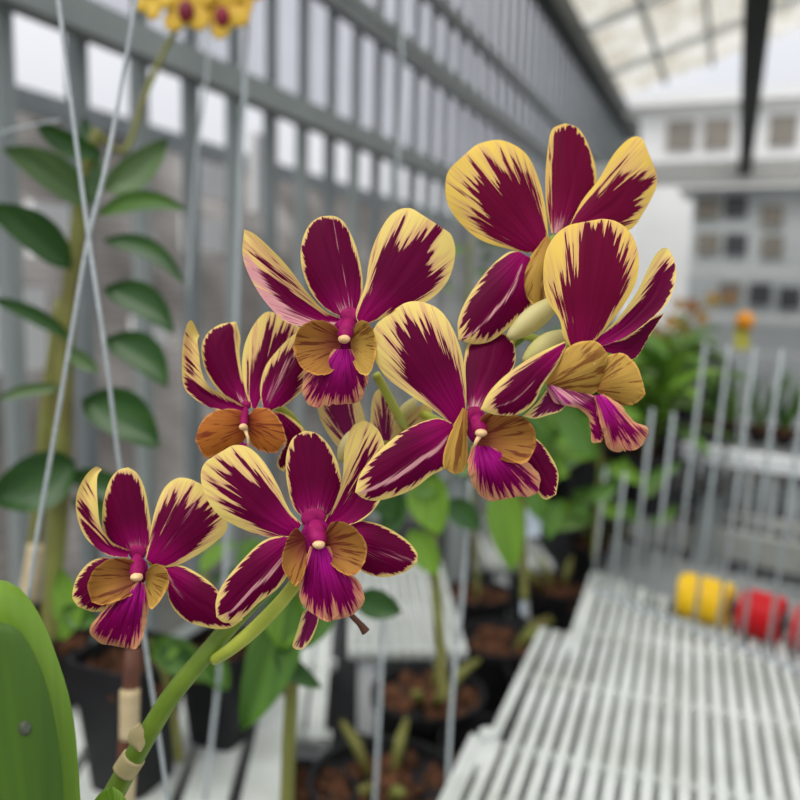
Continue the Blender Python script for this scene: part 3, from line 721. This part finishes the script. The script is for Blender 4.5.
# ---- beyond the glasshouse end: pale buildings
def facade(name, x0, x1, y, z0, z1, wins, label, mat, dmat='dark'):
    e = empty(name, ((x0+x1)/2, y, 0), label, 'building')
    b = MB(); b.box(((x0+x1)/2, y+.4, (z0+z1)/2), Vector(((x1-x0)/2,0,0)), Vector((0,.4,0)), Vector((0,0,(z1-z0)/2))); b.build('wall', M[mat], e)
    b = MB(); b.box(((x0+x1)/2, y+.35, z1+.08), Vector(((x1-x0)/2+.15,0,0)), Vector((0,.55,0)), Vector((0,0,.08))); b.build('roof', M['facade'], e)
    for (a, c, d, f, mm) in wins:
        b = MB(); b.box(((a+c)/2, y-.01, (d+f)/2), Vector(((c-a)/2,0,0)), Vector((0,.03,0)), Vector((0,0,(f-d)/2))); w = b.build('window', M[mm], e)
        b = MB(); b.bar(((a+c)/2, y-.06, d), ((a+c)/2, y-.06, f), .05, .04); b.build('glazing_bar', M['facade'], w)
    return e
def wz(py, Y): return on(1, Y, 735, py).z
def wx(px, Y, py=250): return on(1, Y, px, py).x
Y2 = 11.5
wins = []
for px in (668, 705, 770, 830): wins.append((wx(px,Y2,120), wx(px+28,Y2,120), wz(148,Y2), wz(118,Y2), 'brown'))
facade('white_building', wx(640,Y2,120), wx(1000,Y2,120), Y2, 0, wz(104,Y2), wins, 'white building with taupe windows beyond the open end of the greenhouse', 'facade')
Y3 = 9.6
wins = []
for px, py, mm in ((708,208,'brown'),(736,206,'dark'),(772,216,'brown'),(708,243,'brown'),(736,244,'dark'),(772,246,'brown'),(730,292,'brown'),(760,293,'dark'),(790,296,'dark')):
    wins.append((wx(px-11,Y3,py), wx(px+11,Y3,py), wz(py+11,Y3), wz(py-10,Y3), mm))
facade('pale_shed', wx(690,Y3), wx(960,Y3), Y3, 0, wz(190,Y3), wins, 'pale grey shed with small dark windows past the greenhouse end', 'facade_grey')
b = MB(); b.bar((wx(690,Y3-.3), Y3-.3, wz(272,Y3-.3)), (wx(960,Y3-.3), Y3-.3, wz(272,Y3-.3)), .06, .09); b.bar((wx(690,Y3-.3), Y3-.3, wz(318,Y3-.3)), (wx(960,Y3-.3), Y3-.3, wz(318,Y3-.3)), .06, .09)
for px in (692, 750, 800, 860): b.bar((wx(px,Y3-.3), Y3-.3, 0), (wx(px,Y3-.3), Y3-.3, wz(272,Y3-.3)), .06, .06)
tag(b.build('pipe_frame', M['white_steel']), 'white pipe frame standing before the pale grey shed', 'frame')

# ---- outside left : neighbouring yard, weathered roof, white sheets
m, t = nt('weathered_tile_roof')
tc = N(t, 'ShaderNodeTexCoord'); wv = N(t, 'ShaderNodeTexWave'); wv.bands_direction = 'Z'; wv.inputs['Scale'].default_value = 6; wv.inputs['Distortion'].default_value = 2
no = N(t, 'ShaderNodeTexNoise'); no.inputs['Scale'].default_value = 1.1; no.inputs['Detail'].default_value = 6
t.links.new(tc.outputs['Object'], wv.inputs[0]); t.links.new(tc.outputs['Object'], no.inputs[0])
r_ = ramp(t, [(.35, (.10,.09,.085)), (.5, (.22,.205,.19)), (.66, (.46,.44,.42))]); t.links.new(no.outputs[0], r_.inputs[0])
finish(t, mixc(t, math_(t, 'MULTIPLY', wv.outputs['Fac'], .35), r_.outputs[0], (.07,.065,.065)), .9, .1); M['tile'] = m
nb = empty('neighbouring_shed', (-3.4, 4, 0), 'weathered grey tiled shed outside beyond the left fence bars', 'building')
zt = on(0, -4.2, 120, 128).z
b = MB(); v = [(-2.4,-2,0), (-2.4,22,0), (-4.2,22,zt), (-4.2,-2,zt)]; b.v = [Vector(q) for q in v]; b.f = [[0,1,2,3]]; b.build('roof', M['tile'], nb)
b = MB(); b.bar((-4.2,-2,zt), (-4.2,22,zt), .12, .14); b.build('ridge', M['steel_dark'], nb)
for px, py, w, h in ((206,180,.22,.16),(203,235,.20,.16),(60,232,.2,.2),(262,175,.14,.4),(12,330,.2,.3),(150,330,.15,.12)):
    q = on(0, -2.35, px, py)
    b = MB(); b.box(q, Vector((.02,0,0)), Vector((0,w*.7,0)), Vector((0,0,h*.5)))
    for s in (-1, 1): b.bar(q+Vector((.03,s*w*.6,0)), q+Vector((.03,s*w*.6,-q.z)), .03, .03)
    tag(b.build('white_sheet_panel', M['facade']), None, 'panel')
lab = ['upper of two white panels outside the fence, left of the upper central bloom', 'lower of two white panels outside the fence, left of the upper central bloom', 'small pale panel outside behind the left orchid canes',
       'tall narrow pale panel outside the fence above the leftmost petals', 'pale panel outside at the far left edge behind leaves', 'small pale panel outside behind the drooping dark leaves']
for o, l in zip([o for o in COL.objects if o.name.startswith('white_sheet_panel')], lab): o['label'] = l
g = MB(); g.box((-9, 8, -.06), Vector((7,0,0)), Vector((0,16,0)), Vector((0,0,.03))); tag(g.build('ground', M['floor']), kind='structure')
g = MB(); g.box((3, 22, -.06), Vector((14,0,0)), Vector((0,7.2,0)), Vector((0,0,.03))); tag(g.build('pavement', M['facade_grey']), kind='structure')

# ================================================================== BENCHES
P0 = P(640, 700, .95)
D = ray(692, 275); E = Vector((1, .0, 0)); E = (E - E.dot(D)*D).normalized(); NB = E.cross(D).normalized()
if NB.z < 0: NB = -NB
def bp(x, y):
    r = ray(x, y); k = (P0-CAM).dot(NB)/r.dot(NB); q = CAM + r*k - P0
    return q.dot(D), q.dot(E)
def bw(s, t, h=0): return P0 + D*s + E*t + NB*h
bench = empty('slatted_bench', bw(0, 0), 'white plastic slatted bench top with a stepped left edge at lower right', 'bench')
e1 = bp(600, 575); e2 = bp(800, 650)
def send(t): return e1[0] + (e2[0]-e1[0])*(t-e1[1])/(e2[1]-e1[1])
pitch = .0172
tl1 = bp(464, 780)[1]; tl2 = bp(525, 690)[1]; tl3 = bp(590, 600)[1]
s1 = bp(475, 740)[0]; s2 = bp(560, 634)[0]
print('bench', tl1, tl2, tl3, s1, s2, e1, e2)
panels = {'a': MB(), 'b': MB(), 'c': MB()}
t_ = tl1; i = 0
while t_ < tl3 + 1.3:
    end = send(t_) if t_ > tl3-.001 else (s2 if t_ > tl2-.001 else s1)
    key = 'c' if t_ > tl3-.001 else ('b' if t_ > tl2-.001 else 'a')
    A = bw(-.75, t_); B = bw(end, t_)
    panels[key].bar(A, B, .0108, .010, NB)
    t_ += pitch; i += 1
for kx in 'abc': panels[kx].build('slat_panel', M['plastic'], bench)
for j in range(-3, 4):
    s = j*.16+.02
    b = MB(); t0 = tl1 if s < s1 else (tl2 if s < s2 else tl3)
    t1 = t0
    while t1 < tl3+1.3 and (s < send(t1) or t1 < tl3): t1 += .02
    if t1 - t0 > .05:
        b.bar(bw(s, t0, -.009), bw(s, t1, -.009), .012, .008, NB); b.build('cross_rib', M['plastic'], bench)
b = MB(); b.bar(bw(-.75, tl1-.006), bw(s1, tl1-.006), .012, .014, NB); b.build('edge_strip', M['plastic'], bench)
b = MB(); b.bar(bw(s1-.05, tl2-.012), bw(s2, tl2-.006), .011, .012, NB); b.build('edge_strip', M['plastic'], bench)
b = MB(); b.bar(bw(s2-.05, tl3-.006), bw(e1[0], tl3-.006), .011, .012, NB); b.build('edge_strip', M['plastic'], bench)
q = bp(488, 742); b = MB(); b.tube([bw(q[0], q[1], -.02), bw(q[0], q[1], .012)], .010, 12); b.build('peg', M['plastic'], bench)
for s, tt in ((-.5, tl1+.1), (s1-.05, tl1+.08), (.1, tl3+.9)):
    b = MB(); top = bw(s, tt, -.02); b.bar(top, Vector((top.x, top.y, 0)), .03, .03, Vector((0,1,0))); b.build('leg', M['white_steel'], bench)
# pale board added below the slats to set how dark their gaps look
b = MB()
b.f = [[0,1,2,3]]; b.v = [bw(-.75, tl1+.02, -.045), bw(s1-.02, tl1+.02, -.045), bw(s1-.02, tl3+1.3, -.045), bw(-.75, tl3+1.3, -.045)]
b.v += [bw(s1-.02, tl3+.03, -.045), bw(e1[0]-.02, tl3+.03, -.045), bw(send(tl3+1.3), tl3+1.3, -.045), bw(s1-.02, tl3+1.3, -.045)]; b.f.append([4,5,6,7])
b.build('gap_tone_board', M['plastic'], bench)

# ---- barred partition along the bench end
part = empty('bar_partition', bw(*e1), 'screen of thin pale upright bars at the far end of the white bench', 'partition')
tt = tl3 - .0; dt = .0300; i = 0
Zup = Vector((0,0,1))
while tt < tl3 + 1.1:
    q = bw(send(tt)-.085, tt)
    b = MB(); b.tube([q + Zup*.001, q + (Zup+vx*.05)*(.20 if i < 2 else .30 if i < 4 else .40)], .0026, 8); b.build('upright_bar', M['bar_grey'], part, True)
    tt += dt; i += 1
b = MB(); A = bw(send(tl3)-.085, tl3); B = bw(send(tl3+1.1)-.085, tl3+1.1); b.bar(A+Zup*.008, B+Zup*.008, .008, .006); b.build('rail', M['wire'], part)

# ---- far stepped bench frames behind the partition
def at_d(x, y, d): return P(x, y, d)
fb = empty('bench_frame', P(740, 560, 1.75), 'stepped grey plastic bench frame with rows of dark slots behind the bars', 'bench frame')
def hrail(pts, d, th, mat, name='rail', dep=.03):
    b = MB(); A = P(*pts[0], d[0]); B = P(*pts[1], d[1]); ax = (B-A).normalized(); side = ax.cross(Zup).normalized(); b.bar(A, B, dep, th); return b.build(name, M[mat], fb)
hrail([(680,450),(860,476)], (1.95,1.8), .034, 'white_steel', dep=.05)
hrail([(668,482),(860,505)], (1.98,1.83), .045, 'plastic_grey', 'panel')
hrail([(650,503),(860,540)], (1.90,1.74), .022, 'plastic_warm')
hrail([(630,522),(860,572)], (1.80,1.62), .060, 'plastic_warm', 'panel')
hrail([(615,572),(860,625)], (1.62,1.5), .085, 'plastic_grey', 'panel')
for kx in range(10):
    x = 655 + 24*kx
    b = MB(); b.bar(P(x, 440+.14*(x-680), 1.9), P(x-12, 595+.2*(x-680), 1.66), .014, .014, Vector((0,1,0))); b.build('strut', M['plastic_grey'], fb)
# dark sheet standing in for the shade behind the frame's slots
b = MB(); b.v = [P(612,470,2.12), P(900,500,2.0), P(900,690,1.9), P(600,640,2.0)]; b.f = [[0,1,2,3]]; b.build('slot_shade_sheet', M['dark'], fb)

def roll(pa, pb, r, mat, label, nm, cat):
    e = empty(nm, (pa+pb)/2, label, cat)
    b = MB(); pts = []; rad = []
    for i in range(41):
        t = i/40; q = r*(1+.07*math.sin(i*1.5)); 
        if i in (0, 40): q *= .55
        if i in (1, 39): q *= .88
        pts.append(pa.lerp(pb, t)); rad.append(q)
    b.tube(pts, rad, 20); b.build('body', mat, e, True)
    d = (pb-pa).normalized(); b = MB(); b.tube([pa-d*.004, pa+d*.004], r*.4, 14); b.build('hub', M['dark'], e, True)
    b = MB(); b.tube([pb-d*.004, pb+d*.004], r*.4, 14); b.build('hub', M['dark'], e, True)
def bph(x, y, h):
    r = ray(x, y); k = ((P0 + NB*h)-CAM).dot(NB)/r.dot(NB); return CAM + r*k
b = MB(); o1 = bw(e1[0]+.015, e1[1], -.008); o2 = bw(send(tl3+1.1)+.015, tl3+1.1, -.008); b.v = [o1, o2, o2+D*.22, o1+D*.22]; b.f = [[0,1,2,3]]; b.build('shelf', M['plastic_grey'], fb)
rr = .032
roll(bph(680,593,rr), bph(731,607,rr), rr, M['yellow'], 'bright yellow ribbed plastic roll lying behind the bars', 'plastic_roll', 'roll')
roll(bph(742,610,rr), bph(783,622,rr), rr, M['red'], 'bright red ribbed plastic roll behind the bars, right of the yellow one', 'plastic_roll', 'roll')
roll(bph(795,626,rr), bph(838,638,rr), rr, M['red'], 'dark red plastic roll cut off by the right edge', 'plastic_roll', 'roll')

# ---- left slatted tables
D2 = (lambda r: Vector((r.x, r.y, 0)).normalized())(ray(360, 300)); E2 = Vector((D2.y, -D2.x, 0))
def table(zb, corners, pitch, w, label, name='slatted_table'):
    """horizontal slatted table: slats along D2; corners = (x0, y0, x1, y1) picture positions of its near-left and far-right"""
    a = on(2, zb, corners[0], corners[1]); c = on(2, zb, corners[2], corners[3])
    e = empty(name, (a.x, a.y, zb), label, 'table')
    o = Vector((a.x, a.y, zb)); s_end = (c-o).dot(D2); t_end = (c-o).dot(E2)
    b = MB(); t = 0
    while t < t_end:
        b.bar(o+E2*t, o+E2*t+D2*s_end, w, .012); t += pitch
    b.build('slat_panel', M['plastic'], e)
    for s in (.03, s_end*.5, s_end-.03):
        b = MB(); b.bar(o+D2*s-Zup*.012, o+D2*s+E2*t_end-Zup*.012, .02, .012); b.build('cross_rib', M['plastic'], e)
    for s in (.03, s_end-.03):
        for t in (.03, t_end-.03):
            q = o+D2*s+E2*t; b = MB(); b.bar(q-Zup*.02, Vector((q.x, q.y, 0)), .03, .03, Vector((0,1,0))); b.build('leg', M['white_steel'], e)
table(.85, (-420,1500,300,700), .062, .048, 'white wide-slatted table under the black pots at lower left')
table(.82, (352,655,437,560), .018, .013, 'white fine-slatted table showing between leaves and the bark filled pots')
table(.80, (492,568,518,520), .022, .016,
      'small white slatted panel glimpsed above the pots under the central bloom')
table(.80, (292,742,340,600), .030, .024, 'narrow bluish white slatted panel below the lower central bloom') if 1 else ( 'small white slatted panel glimpsed above the pots under the central bloom')

# ---- pots
def pot(loc, r, h, label, foliage=None, group=None, square=False, name='potted_orchid', upv=Zup, barkz=.82):
    e = empty(name, loc, label, 'potted plant', group)
    n = 28; b = MB(); prof = [(.0, .70), (.0, .72), (.86, .97), (.87, 1.04), (1.0, 1.05), (1.0, .98), (barkz, .93), (barkz-.05, .0)]
    for z, q in prof:
        for k in range(n):
            a = 2*math.pi*k/n
            if square:
                ca, sa = math.cos(a), math.sin(a); kk = 1/((abs(ca)**6+abs(sa)**6)**(1/6)); ca *= kk*.9; sa *= kk*.9
            else: ca, sa = math.cos(a), math.sin(a)
            b.v.append(Vector(loc) + Vector((ca*r*q, sa*r*q, z*h)))
    for j in range(len(prof)-1):
        for k in range(n):
            k2 = (k+1) % n; b.f.append([j*n+k, j*n+k2, (j+1)*n+k2, (j+1)*n+k])
    b.f.append(list(range(n))[::-1])
    b.build('pot', M['black'], e, False)
    b = MB(); rnd = random.Random(hash(label) % 1000 if False else int(loc[0]*1000) ^ int(loc[1]*777))
    for k in range(46):
        a = rnd.uniform(0, 6.28); q = r*.86*math.sqrt(rnd.random()); c = Vector(loc) + Vector((math.cos(a)*q, math.sin(a)*q, h*barkz - .004 + rnd.uniform(0, .008)))
        v1 = Vector((rnd.uniform(-1,1), rnd.uniform(-1,1), rnd.uniform(-.4,.4))).normalized(); v2 = v1.orthogonal().normalized(); v3 = v1.cross(v2)
        s = rnd.uniform(.008, .015); b.box(c, v1*s, v2*s*.6, v3*s*.45)
    b.build('bark', M['bark'], e)
    return e
def world_leaf(parent, base, tip, w, mat, arch=.04, name='leaf'):
    base = Vector(base); tip = Vector(tip); ax = tip-base; side = ax.cross(Zup)
    side = side.normalized() if side.length > 1e-4 else Vector((1,0,0))
    def pos(x, y, z):   # x across, y along 0..1
        return base + ax*y + side*x + Zup*(arch*4*y*(1-y) + z)
    L = []; R = []
    for t in (0, .15, .35, .6, .85, 1):
        hw = w/2*(math.sin(math.pi*min(1, t**.75))**.7 if 0 < t < 1 else 0) + w*.06
        L.append((-hw*1, t)); R.append((hw, t))
    return surf(name, L, R, M[mat], parent, pos, lambda u, v, h: .15*w*abs(v), nu=9, nv=4)
def sprout(e, loc, n, ln, w, mats, seed, spread=.8, canes=2):
    rnd = random.Random(seed); loc = Vector(loc)
    for c in range(canes):
        a = rnd.uniform(0, 6.28); top = loc + Vector((math.cos(a)*.03, math.sin(a)*.03, ln*rnd.uniform(.5, .8)))
        b = MB(); b.tube([loc, (loc+top)/2+Vector((.006,0,0)), top], [.006, .007, .005], 8); b.build('cane', M['cane'], e, True)
        for k in range(n//canes):
            t = (k+1)/(n//canes); base = loc.lerp(top, .25+.75*t); a = rnd.uniform(0, 6.28)
            l = ln*rnd.uniform(.5, .9)
            tip = base + Vector((math.cos(a)*l*spread, math.sin(a)*l*spread, l*rnd.uniform(-.1, .55)))
            world_leaf(e, base, tip, w*rnd.uniform(.8, 1.2), rnd.choice(mats), l*.12)
# pot on the wide-slatted table, lower left
zt_ = .85+.006
def at_pot(px, py, zb): q = on(2, zb, px, py); return (q.x, q.y, zb)
p1 = pot(at_pot(133, 778, zt_), .054, .150, 'black square pot behind the stalk at lower left, on the white slats', square=True)
p2 = pot(at_pot(222, 735, zt_), .048, .12, 'black pot with sprouting green leaves, just right of the lower left square pot', square=True)
sprout(p2, Vector(at_pot(228,735,zt_))+Vector((0,0,.12)), 8, .12, .03, ['leaf_mid','leaf_bright','leaf_dark'], 5)
p3 = pot(at_pot(50, 705, zt_), .052, .12, 'black pot near the left edge under the tall canes', square=True)
# brown cane with cream sheath near the stalk
cn = empty('bare_cane', P(128, 790, .5), 'brown and cream bare cane standing behind the stalk at lower left', 'cane')
tube_px('stem', [(90,1480,.62),(118,1000,.52),(126,760,.5),(130,700,.5),(133,650,.5)], [.005,.005,.0045,.0055,.005], M['cane_brown'], cn)
tube_px('sheath', [(129,738,.496),(130,690,.496)], [.0058,.0062], M['sheath'], cn)
tube_px('sheath', [(125,800,.496),(127,770,.496)], [.0058,.0056], M['sheath'], cn)
# row of bark filled pots beside the bench, receding
rowlab = ['nearest black bark filled pot, beside the bench at the bottom edge', 'second black bark filled pot from the bottom beside the bench',
          'third black bark filled pot beside the stepped bench edge', 'fourth bark filled pot up the row, near the bench corner', 'farthest bark filled pot of the row, before the green leaves']
for kx, ((px, py, r), l) in enumerate(zip([(385,790,.088),(428,700,.080),(500,645,.074),(560,592,.068),(600,548,.07)], rowlab)):
    q = on(2, .80 + .0*kx, px, py); loc = (q.x, q.y, .80-.115)
    e = pot(loc, r*1.02, .13, l, group='bark filled black pots beside the bench', barkz=.88)
    rnd = random.Random(kx)
    for j in range(4):
        a = rnd.uniform(0, 6.28); c0 = Vector(loc)+Vector((math.cos(a)*.03, math.sin(a)*.03, .115)); top = c0+Vector((math.cos(a)*.06, math.sin(a)*.05, .05))
        b = MB(); b.tube([c0, (c0+top)/2+Zup*.01, top], [.005,.008,.004], 8); b.build('stem', M['cane'], e, True)
for kx, (px, py, l) in enumerate([(300,800,'black bark filled pot at the bottom edge under the lower bloom'), (490,748,'plain black pot pressed against the stepped bench edge'), (548,672,'plain black pot beside the middle step of the bench'), (478,596,'black pot behind the third one of the bark filled row')]):
    q = on(2, .80, px, py); loc = (q.x, q.y, .69)
    pot(loc, .066, .12, l, barkz=.55 if kx in (1, 2) else .88)
shelf = MB(); q0 = on(2, .68, 330, 850); 
shelf.v = [on(2,.675,60,1000), on(2,.675,470,1000), on(2,.675,660,520), on(2,.675,330,520)]; shelf.f = [[0,1,2,3]]  # black sheet added so the gaps between the pots go dark
tag(shelf.build('gap_dark_sheet', M['black']), 'black sheet added to darken the gaps under the row of bark filled pots', 'sheet')

# ---- mid-distance leaves under the blooms
mid = empty('leafy_orchid', P(280, 640, .62), 'plant with broad bright green leaves hanging beneath the lower central bloom', 'orchid plant')
for a, b_, w, mt, bd in [((290,585),(241,732),52,'leaf_mid',-6), ((288,590),(282,650),44,'leaf_bright',0), ((275,650),(322,688),22,'leaf_dark',4), ((355,598),(402,612),30,'leaf_dark',0), ((330,600),(300,650),30,'leaf_mid',0)]:
    leafpx(mid, a, b_, w, .62, mt, bd)
tube_px('cane', [(305,560,.63),(296,640,.64),(290,720,.65),(286,830,.66)], [.004,.005,.006,.006], M['cane'], mid)
mid = empty('leafy_orchid', P(440, 560, .75), 'plant with heart shaped light green leaves left of the central bloom lip', 'orchid plant')
for a, b_, w, mt, bd in [((425,470),(440,535),42,'leaf_bright',4), ((410,530),(438,575),30,'leaf_bright',0), ((440,490),(400,470),30,'leaf_mid',0), ((450,470),(476,450),28,'leaf_mid',0), ((400,490),(385,540),26,'leaf_dark',0), ((450,500),(480,530),26,'leaf_dark',0), ((370,480),(395,520),30,'leaf_dark',0)]:
    leafpx(mid, a, b_, w, .78, mt, bd)
tube_px('cane', [(430,460,.79),(432,540,.79),(440,640,.80),(444,700,.8)], [.004,.005,.005,.005], M['cane'], mid)
mid = empty('leafy_orchid', P(510, 560, .8), 'plant with one long upright bright green leaf directly below the central bloom', 'orchid plant')
for a, b_, w, mt, bd in [((500,480),(513,572),36,'leaf_bright',0), ((520,430),(560,480),30,'leaf_mid',4), ((540,520),(520,450),22,'leaf_mid',2), ((560,400),(600,460),30,'leaf_mid',4),((560,500),(548,540),20,'leaf_mid',2)]:
    leafpx(mid, a, b_, w, .95, mt, bd)
tube_px('cane', [(520,440,.97),(522,520,.97),(524,600,.97)], [.004,.005,.005], M['cane'], mid)
mid = empty('leafy_orchid', P(95, 640, .72), 'low clump of light leaves right of the big near leaf, above the square pot', 'orchid plant')
for a, b_, w, mt, bd in [((62,640),(66,572),30,'leaf_bright',0), ((150,640),(215,680),36,'leaf_mid',0), ((190,680),(160,632),26,'leaf_dark',0), ((200,650),(228,690),30,'leaf_mid',0), ((180,640),(150,660),20,'leaf_bright',0)]:
    leafpx(mid, a, b_, w, .80, mt, bd)
tube_px('cane', [(150,640,.80),(170,690,.82),(180,760,.86)], [.003,.004,.005], M['cane'], mid)
mid = empty('leafy_orchid', P(462, 300, 1.5), 'blurred twiggy plant with small yellow green leaves between the two upper blooms', 'orchid plant')
rnd = random.Random(3)
for j in range(16):
    x, y = rnd.uniform(436, 500), rnd.uniform(236, 330); leafpx(mid, (x, y), (x+rnd.uniform(-16,16), y+rnd.uniform(-10,12)), 7, 1.5, rnd.choice(['leaf_bright','leaf_mid','leaf_dark','grass']))
tube_px('cane', [(470,240,1.52),(468,330,1.52),(472,470,1.52),(478,600,1.52)], .004, M['cane'], mid)
mid = empty('leafy_orchid', P(610, 560, 1.3), 'loose spread of blurred yellow green strap leaves left of the bar screen', 'orchid plant')
rnd = random.Random(9)
for j in range(46):
    x, y = rnd.uniform(540, 650), rnd.uniform(415, 530); a = rnd.uniform(-2.9, -.2)
    l = rnd.uniform(30, 65); leafpx(mid, (x, y), (x+math.cos(a)*l, y+math.sin(a)*l*.5), rnd.uniform(11, 18), rnd.uniform(1.18, 1.36), rnd.choice(['leaf_bright','leaf_bright','leaf_mid','grass']), rnd.uniform(-6, 6))
tube_px('cane', [(600,450,1.30),(598,500,1.30),(594,560,1.30)], .004, M['cane'], mid)
b = MB(); q = P(527, 520, 1.3); b.box(q, (M3 @ Vector((1,0,0)))*.022, (M3 @ Vector((0,1,0)))*.026, (M3 @ Vector((0,0,1)))*.001); b.bar(q, q-Zup*.16, .006, .003, Vector((0,1,0)))
tag(b.build('plant_tag', M['tagwhite']), 'pale blue white plant tag among the pots below the central bloom', 'plant tag')

# ---- green mass of potted plants, mid right, on a long low table
zg = 1.02
gt = empty('long_plant_table', (-.2, 2.4, zg-.02), 'long dark table carrying the blurred green plants along the centre', 'table')
b = MB(); A = on(2, zg-.02, 560, 560); b.v = [Vector((-.62, 1.75, zg-.02)), Vector((.02, 1.75, zg-.02)), Vector((.02, 6.0, zg-.02)), Vector((-.62, 6.0, zg-.02))]; b.f = [[0,1,2,3]]; b.build('table_top', M['black'], gt)
for x in (-.58, -.02):
    for yv in (1.8, 5.9): b = MB(); b.bar((x, yv, 0), (x, yv, zg-.02), .04, .04, Vector((0,1,0))); b.build('leg', M['steel'], gt)
kinds = [((542,470),'near left corner of the green mass'), ((590,478),'front middle of the green mass, bright leaved'), ((640,470),'front right of the green mass beside the bars'),
         ((560,430),'second rank left of the green mass'), ((610,430),'second rank middle of the green mass, below the rightmost lip'), ((655,425),'second rank right of the green mass'),
         ((600,395),'third rank of the green mass'), ((650,392),'third rank right of the green mass'), ((682,385),'far end of the green mass, left of the bars')]
for i, ((px, py), l) in enumerate(kinds):
    q = on(2, zg, px, py+40); loc = Vector((q.x, q.y, zg))
    if loc.y > 5.5: loc = CAM + (loc-CAM)*(5.0/loc.y); loc.z = zg
    e = pot(loc, .06, .11, 'green leafy potted orchid, ' + l, group='green potted orchids on the long table')
    sprout(e, loc+Vector((0,0,.09)), 26, .185+.02*(i % 3), .045, [['leaf_mid','leaf_bright','leaf_bright'],['leaf_bright','grass'],['leaf_mid','leaf_bright','grass']][i % 3], i+20, .75, 2)
# grassy seedlings behind the bars, right
gt = empty('seedling_table', P(760, 448, 2.35), 'table of grassy seedlings behind the bars at right', 'table')
b = MB(); A = P(690,446,2.35); B = P(900,470,2.15); C2 = P(900,440,3.0); D3 = P(690,425,3.0); b.v = [A, B, C2, D3]; b.f = [[0,1,2,3]]; b.build('table_top', M['plastic_grey'], gt)
for q in (A, B, C2, D3): b = MB(); b.bar(q-Zup*.005, Vector((q.x,q.y,0)), .03, .03, Vector((0,1,0))); b.build('leg', M['steel'], gt)
sl = ['directly right of the green mass', 'under the orange ball marker', 'third from the left behind the bars', 'fourth from the left behind the bars', 'last at the right edge']
for i in range(5):
    loc = P(708+25*i, 436+3.2*i, 2.5-.03*i)
    e = pot(loc, .035, .05, 'grassy green seedling pot, ' + sl[i], group='seedling pots behind the bars', name='potted_seedling')
    rnd = random.Random(i+70)
    for j in range(16):
        a = rnd.uniform(0, 6.28); l = rnd.uniform(.10, .19); bs = loc+Vector((math.cos(a)*.01, math.sin(a)*.01, .04))
        world_leaf(e, bs, bs+Vector((math.cos(a)*l*.45, math.sin(a)*l*.45, l)), .014, rnd.choice(['grass','leaf_mid','leaf_dark']), .01)
# ochre orchid spray and orange ball marker
oc = empty('ochre_orchid', P(690, 400, 2.0), 'blurred spray of ochre brown orchid flowers right of the rightmost bloom', 'orchid')
tube_px('stem', [(655,440,2.0),(662,370,2.0),(680,325,2.0),(705,305,2.0),(732,300,2.0)], .004, M['cane'], oc)
for i, (x, y, r, rt) in enumerate(((664,340,7,0),(672,322,8,.5),(684,328,7,1),(692,306,8,.2),(702,318,7,.7),(713,300,8,.1),(730,298,7,.9),(679,304,6,.4),(668,352,6,.3),(655,330,6,.8))):
    small_flower(oc, x, y, r, 2.0 + .03*(i % 3), M['blossom_br' if i % 3 else 'blossom_red2'], rot=rt)
om = empty('marker_stake', P(744, 430, 2.2), 'orange ball over a yellow green card on a thin stake', 'marker')
X_ = M3 @ Vector((1,0,0)); Y_ = M3 @ Vector((0,1,0)); Z_ = M3 @ Vector((0,0,1))
b = MB(); r = 9.5*2.2/800; b.blob(P(745,321,2.2), X_*r, Y_*r, Z_*r); b.build('ball', M['orange'], om, True)
b = MB(); b.box(P(742,338,2.21), X_*.020, Y_*.032, Z_*.003); b.build('card', M['card'], om)
b = MB(); b.tube([P(742,345,2.215), P(738,446,2.2)], .003, 8); b.build('stake', M['wire'], om)

# ================================================================== LIGHT
w = bpy.data.worlds.new('world'); SC.world = w; w.use_nodes = True; t = w.node_tree; t.nodes.clear()
tc = N(t, 'ShaderNodeTexCoord'); sp = N(t, 'ShaderNodeSeparateXYZ'); t.links.new(tc.outputs['Generated'], sp.inputs[0])
no = N(t, 'ShaderNodeTexNoise'); no.inputs['Scale'].default_value = 2.2; no.inputs['Detail'].default_value = 5; t.links.new(tc.outputs['Generated'], no.inputs[0])
r1 = ramp(t, [(.0, (.55,.56,.58)), (.45, (.88,.89,.92)), (1., (1.0,1.0,1.0))]); t.links.new(sp.outputs['Z'], r1.inputs[0])
cl = ramp(t, [(.35, (.88,.89,.92)), (.65, (1,1,1))]); t.links.new(no.outputs[0], cl.inputs[0])
mx = t.nodes.new('ShaderNodeMix'); mx.data_type = 'RGBA'; mx.blend_type = 'MULTIPLY'; mx.inputs[0].default_value = 1
t.links.new(r1.outputs[0], mx.inputs[6]); t.links.new(cl.outputs[0], mx.inputs[7])
bg = N(t, 'ShaderNodeBackground'); bg.inputs[1].default_value = 1.0; t.links.new(mx.outputs[2], bg.inputs[0])
ow = N(t, 'ShaderNodeOutputWorld'); t.links.new(bg.outputs[0], ow.inputs[0])
sd = bpy.data.lights.new('sun', 'SUN'); sd.energy = 1.3; sd.angle = math.radians(35); sd.color = (1, .97, .92)
so = bpy.data.objects.new('sun', sd); COL.objects.link(so)
dirv = Vector((.15, .55, -1.0)); so.rotation_euler = dirv.to_track_quat('-Z', 'Y').to_euler()
for o in COL.objects:
    pass
